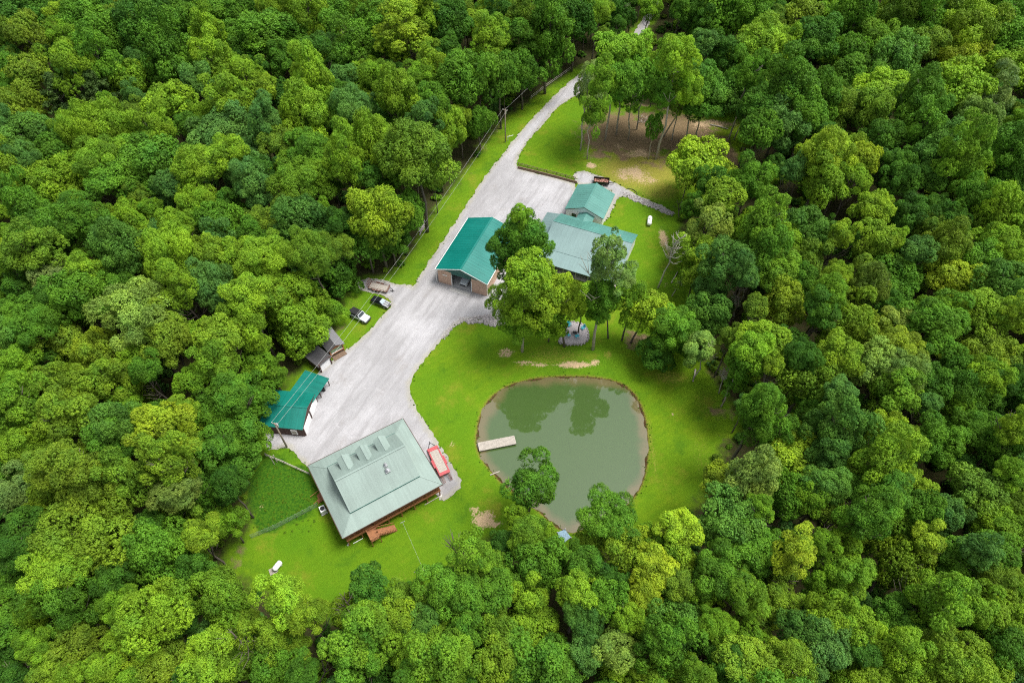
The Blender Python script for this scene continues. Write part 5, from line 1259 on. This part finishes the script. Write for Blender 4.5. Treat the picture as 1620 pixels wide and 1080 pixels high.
# drain pipes and odd bits on the lawn
def pipe(a, b, label, r=.07, m_='white', name='drain_pipe', cat='pipe'):
    A_, B2 = G(*a), G(*b); root = thing(name, A_, 0, label, cat); d = B2-A_; z = Vector((0,0,r+.03))
    MB().tube([z, d*.5+z, d+z], r, 8).build('pipe', M[m_], root); MB().tube([d+z, d*1.02+z], r*1.25, 8).build('end_collar', M[m_], root)
pipe((559,859.5), (574,851.5), 'white drain pipe on the grass at the lower porch corner')
pipe((672,798.5), (694,786), 'pale drain pipe on the grass below the right porch corner', m_='graywood')
pipe((775.5,751.5), (790,746), 'pale pipe sticking out into the pond', .11, 'graywood')
for q, lb in (((551,861), 'small white downspout block at the bottom porch corner'), ((697.5,784), 'small white downspout block at the right porch corner')):
    t = thing('splash_block', G(*q), 1.2, lb, 'splash block'); MB().box((0,0,.06), (.5,.3,.12), top=(.9,.8)).build('block', M['white'], t); MB().box((.03,0,.13), (.36,.16,.03)).build('channel', M['concrete'], t)

# ------------------------------------------------------------------ tanks
def tank(q, az, L, r, label):
    p = G(*q); root = thing('propane_tank', p, az, label, 'propane tank'); z = r+.28; pts, rd = [], []
    for i in range(-6, 7):
        t = i/6; x = (L/2-r*.7)*(1 if t > 0 else -1) if abs(t) > .4 else (L/2-r*.7)*t/.4
        if abs(t) > .4: a = (abs(t)-.4)/.6*math.pi/2; x += math.copysign(r*.7*math.sin(a), t); rr = max(.02, r*math.cos(a))
        else: rr = r
        pts.append((x, 0, z)); rd.append(rr)
    MB().tube(pts, rd, 18).build('shell', M['white'], root, smooth=True)
    MB().tube([(0,0,z+r-.06), (0,0,z+r+.18)], .2, 12).build('valve_dome', M['white'], root)
    for x in (-L*.28, L*.28): MB().box((x, 0, .18), (.2, r*1.5, .42), top=(1, .8)).build('saddle', M['concrete'], root)
tank((1027,353), R_(78), 3.0, .56, 'white propane tank lying on the lawn right of the outbuilding')
tank((440.5,897), R_(60), 1.9, .48, 'white propane tank at the lower left lawn beside tree crown')
pl = thing('wooden_pallet', G(432,903), .5, 'small wooden pallet beside the lower left propane tank', 'pallet')
for i in range(6): MB().box((0, -.5+.2*i, .13), (1.2, .14, .03)).build('slat', M['graywood'], pl)
for x in (-.5, 0, .5): MB().box((x, 0, .06), (.1, 1.1, .1)).build('bearer', M['graywood'], pl)

# ------------------------------------------------------------------ dock
da, db, dc, dd = P(755.6,700.7,.1), P(813.3,688,.1), P(817.2,702.2,.1), P(758.5,712.6,.1)
dkm = (da+dd)/2; dke = (db+dc)/2; dL = (dke-dkm).length; dW = ((da-dd).length+(db-dc).length)/2
dock = thing('fishing_dock', V2(dkm), frame(dkm, dke), 'pale weathered plank dock reaching into the pond', 'dock')
nb = 34
for i in range(nb): MB().box((dL*(i+.5)/nb, random.uniform(-.02, .02), .10+random.uniform(-.006, .006)), (dL/nb*.9, dW, .05), random.uniform(-.006, .006)).build('deck_board', M['graywood'], dock)
ed_ = MB()
for s in (-1, 1): ed_.bar((0, s*(dW/2-.06), -.03), (dL, s*(dW/2-.06), -.03), .08, .2)
ed_.build('stringer', M['graywood'], dock)
for x in (.5, dL*.5, dL-.3):
    for s in (-1, 1): MB().tube([(x, s*(dW/2-.16), -2.2), (x, s*(dW/2-.16), .05)], .09, 8).build('pile', M['timber'], dock)

# ------------------------------------------------------------------ fire-pit patio
pcn = [(884,543),(893,520),(905,510),(922,514),(930,524),(931,538),(922,545),(900,546)]
pp = [G(*q) for q in pcn]; pc = sum(pp, Vector())/len(pp); pc.z = h1(pc.x, pc.y)
pt = thing('fire_pit_patio', pc, 0, 'raised gravel patio with stone edge left of the white-trunked tree', 'patio')
sb = MB(); sb.slab([Vector((p.x-pc.x, p.y-pc.y, .42)) for p in pp], .6); sb.build('patio_bed', M['patio'], pt)
smesh = []
for k in range(4):
    b = MB(); r = random.Random(k); n = 8
    rings = [(-.5, .55), (-.15, .95), (.2, .9), (.5, .5)]
    for z, s_ in rings:
        for j in range(n): a = j*6.283/n; q_ = s_*r.uniform(.82, 1.1); b.v.append((math.cos(a)*.5*q_, math.sin(a)*.5*q_, z))
    for i in range(3):
        for j in range(n): b.f.append((i*n+j, i*n+(j+1) % n, (i+1)*n+(j+1) % n, (i+1)*n+j)); b.m.append(0)
    b.f += [tuple(range(n-1,-1,-1)), tuple(3*n+j for j in range(n))]; b.m += [0, 0]
    smesh.append(b.mesh('stone', M['stone']))
def stone(parent, loc, s, name='stone'):
    o = bpy.data.objects.new(name, random.choice(smesh)); C.objects.link(o); o.parent = parent; o.location = loc; o.scale = s; o.rotation_euler = (random.uniform(-.2,.2), random.uniform(-.2,.2), random.uniform(0, 6.3)); return o
for i in range(len(pp)):
    a, b = pp[i]-pc, pp[(i+1) % len(pp)]-pc; n = max(2, int((b-a).length/.62))
    for j in range(n):
        q_ = a.lerp(b, (j+.5)/n)
        for lv in range(2): stone(pt, (q_.x+random.uniform(-.06,.06), q_.y+random.uniform(-.06,.06), .15+.3*lv), (.62*random.uniform(.85,1.2), .48, .34))
fpx = G(909, 529); fpt = thing('fire_pit', Vector((fpx.x, fpx.y, pc.z+.43)), 0, 'ring of stones forming the fire pit amid turquoise chairs', 'fire pit')
for j in range(10): stone(fpt, (math.cos(j*.628)*.6, math.sin(j*.628)*.6, .12), (.42, .32, .3))
MB().tube([(0,0,.0), (0,0,.05)], .5, 12).build('ash_bed', M['dark'], fpt)
def chair(q, label):
    p = G(*q); root = thing('garden_chair', Vector((p.x, p.y, pc.z+.43)), frame(p, fpx), label, 'chair', 'turquoise chairs round the fire pit')
    for i in range(5): MB().box((.0+.11*i-.1, 0, .36-.03*i+.06), (.09, .56, .025)).build('seat_slat', M['turq'], root)
    for i in range(5):
        y = -.24+.12*i; MB().bar((-.2, y*.9, .32), (-.55, y*1.15, 1.05-.05*abs(i-2)), .10, .03).build('back_slat', M['turq'], root)
    for s in (-1, 1):
        MB().box((.0, s*.36, .6), (.75, .13, .03)).build('armrest', M['turq'], root); MB().box((.32, s*.34, .29), (.09, .05, .6)).build('leg', M['turq'], root); MB().bar((-.3, s*.3, .02), (-.05, s*.3, .4), .09, .04).build('leg', M['turq'], root)
chair((898.5,533), 'turquoise garden chair at the lower left of the fire pit'); chair((912.5,535), 'turquoise garden chair at the lower right of the fire pit')
chair((922,522), 'turquoise garden chair at the upper right of the fire pit'); chair((900,517), 'turquoise garden chair at the upper left of the fire pit, half under leaves')

# ------------------------------------------------------------------ loose stones, logs, brush
def rubble(name, poly_px, n, s0, s1, label, m_=None):
    pw = poly_w(poly_px); lo, hi = pw.min(0), pw.max(0); b = MB(); r = random.Random(7); k = 0
    while k < n:
        x, y = r.uniform(lo[0], hi[0]), r.uniform(lo[1], hi[1])
        if sdf(pw, np.array([x]), np.array([y]))[0] > 0: continue
        s = r.uniform(s0, s1); z = h1(x, y)+s*.2; k += 1; a = r.uniform(0, 6.28)
        b.box((x, y, z), (s*r.uniform(.8,1.4), s, s*.75), a, 0, (r.uniform(.45,.75), r.uniform(.45,.75)))
    return tag(b.build(name, M[m_ or 'stone']), label, 'rubble', kind='stuff')
rubble('rubble_bank', [(735,507),(757,500),(780,497),(798,500),(800,512),(780,517),(757,510),(742,513)], 420, .18, .55, 'loose grey rubble bank at the edge of the gravel by the teal garage')
rubble('rubble_strip', [(703,537),(720,516),(740,506),(738,500),(715,510),(697,535)], 160, .12, .35, 'loose stones along the gravel edge above the lawn')
rubble('path_stones', [(985,303),(1010,312),(1066,336),(1064,342),(1005,320),(985,312)], 260, .15, .45, 'pale loose stones lining the path behind the outbuilding')
rubble('ditch_stones', [(662,362),(672,348),(676,352),(664,372)], 90, .2, .5, 'stones in the ditch at the edge of the left woods')
def brush(q, label, n=38, R0=2.6):
    p = G(*q); root = thing('brush_pile', p, 0, label, 'brush pile')
    for i in range(n):
        a = random.uniform(0, 6.28); L = random.uniform(1.0, 2.6); c_ = Vector((random.gauss(0, R0*.33), random.gauss(0, R0*.33), random.uniform(.15, 1.0))); d = Vector((math.cos(a), math.sin(a), random.uniform(-.3, .3)))*L/2
        MB().tube([c_-d, c_+Vector((0,0,.1)), c_+d], [.06, .045, .015], 5).build('branch', random.choice([M['deadwood'], M['timber'], M['bark']]), root)
brush((1020,192), 'heap of cut branches under the grove')
def log(a, b, label, r=.18, m_='deadwood'):
    A_, B2 = G(*a), G(*b); root = thing('fallen_log', A_, 0, label, 'log'); d = B2-A_; z = Vector((0,0,r*.8))
    MB().tube([z, d*.5+z+Vector((.1,.1,.05)), d+z], [r, r*.85, r*.6], 8).build('log_body', M[m_], root, smooth=True); e = d*.6+z; MB().tube([e, e+Vector((.4,.5,.5))], [r*.3, .02], 5).build('branch_stub', M[m_], root)
log((1123,198), (1152,205), 'fallen log across the pale track in the upper right', .2); log((1100,585), (1096,604), 'short white log at the right lawn edge', .2)
log((1062,448), (1072,430), 'grey fallen limb near the bare leaning tree', .14); log((655,905), (664,899), 'thin stick lying on the lower lawn', .05)
tp_ = [G(882,842), G(894,838), G(903,850), G(893,858), G(885,854)]; tc_ = sum(tp_, Vector())/5
tb_ = thing('tarpaulin', tc_, 0, 'blue-grey tarpaulin at the lower tip of the pond', 'tarp'); s = MB(); ps = [p-tc_+Vector((0,0,.18+.1*random.random())) for p in tp_]
s.add([*ps, (0,0,.45)], [(i, (i+1) % 5, 5) for i in range(5)]); s.add([Vector(p)-Vector((0,0,.02)) for p in ps]+[(0,0,.43)], [((i+1) % 5, i, 5) for i in range(5)]); s.build('sheet', M['tarp'], tb_, smooth=True)
for p in ps[:3]: stone(tb_, (p.x, p.y, .15), (.35, .3, .25), 'weight_stone')
hs_ = thing('garden_hose', G(1000,305), 0, 'dark looped pipe standing beside the stone path', 'hose'); hp_ = [Vector((-1.6,1.2,.06)), Vector((-.6,1.6,.1)), Vector((.5,1.1,.1)), Vector((1.1,.1,.1)), Vector((1.2,-1.2,.06))]
MB().tube(hp_, .07, 7).build('hose_body', M['black'], hs_, smooth=True); MB().tube([hp_[-1], hp_[-1]+Vector((0,-.2,0))], .1, 7).build('coupling', M['galv'], hs_)
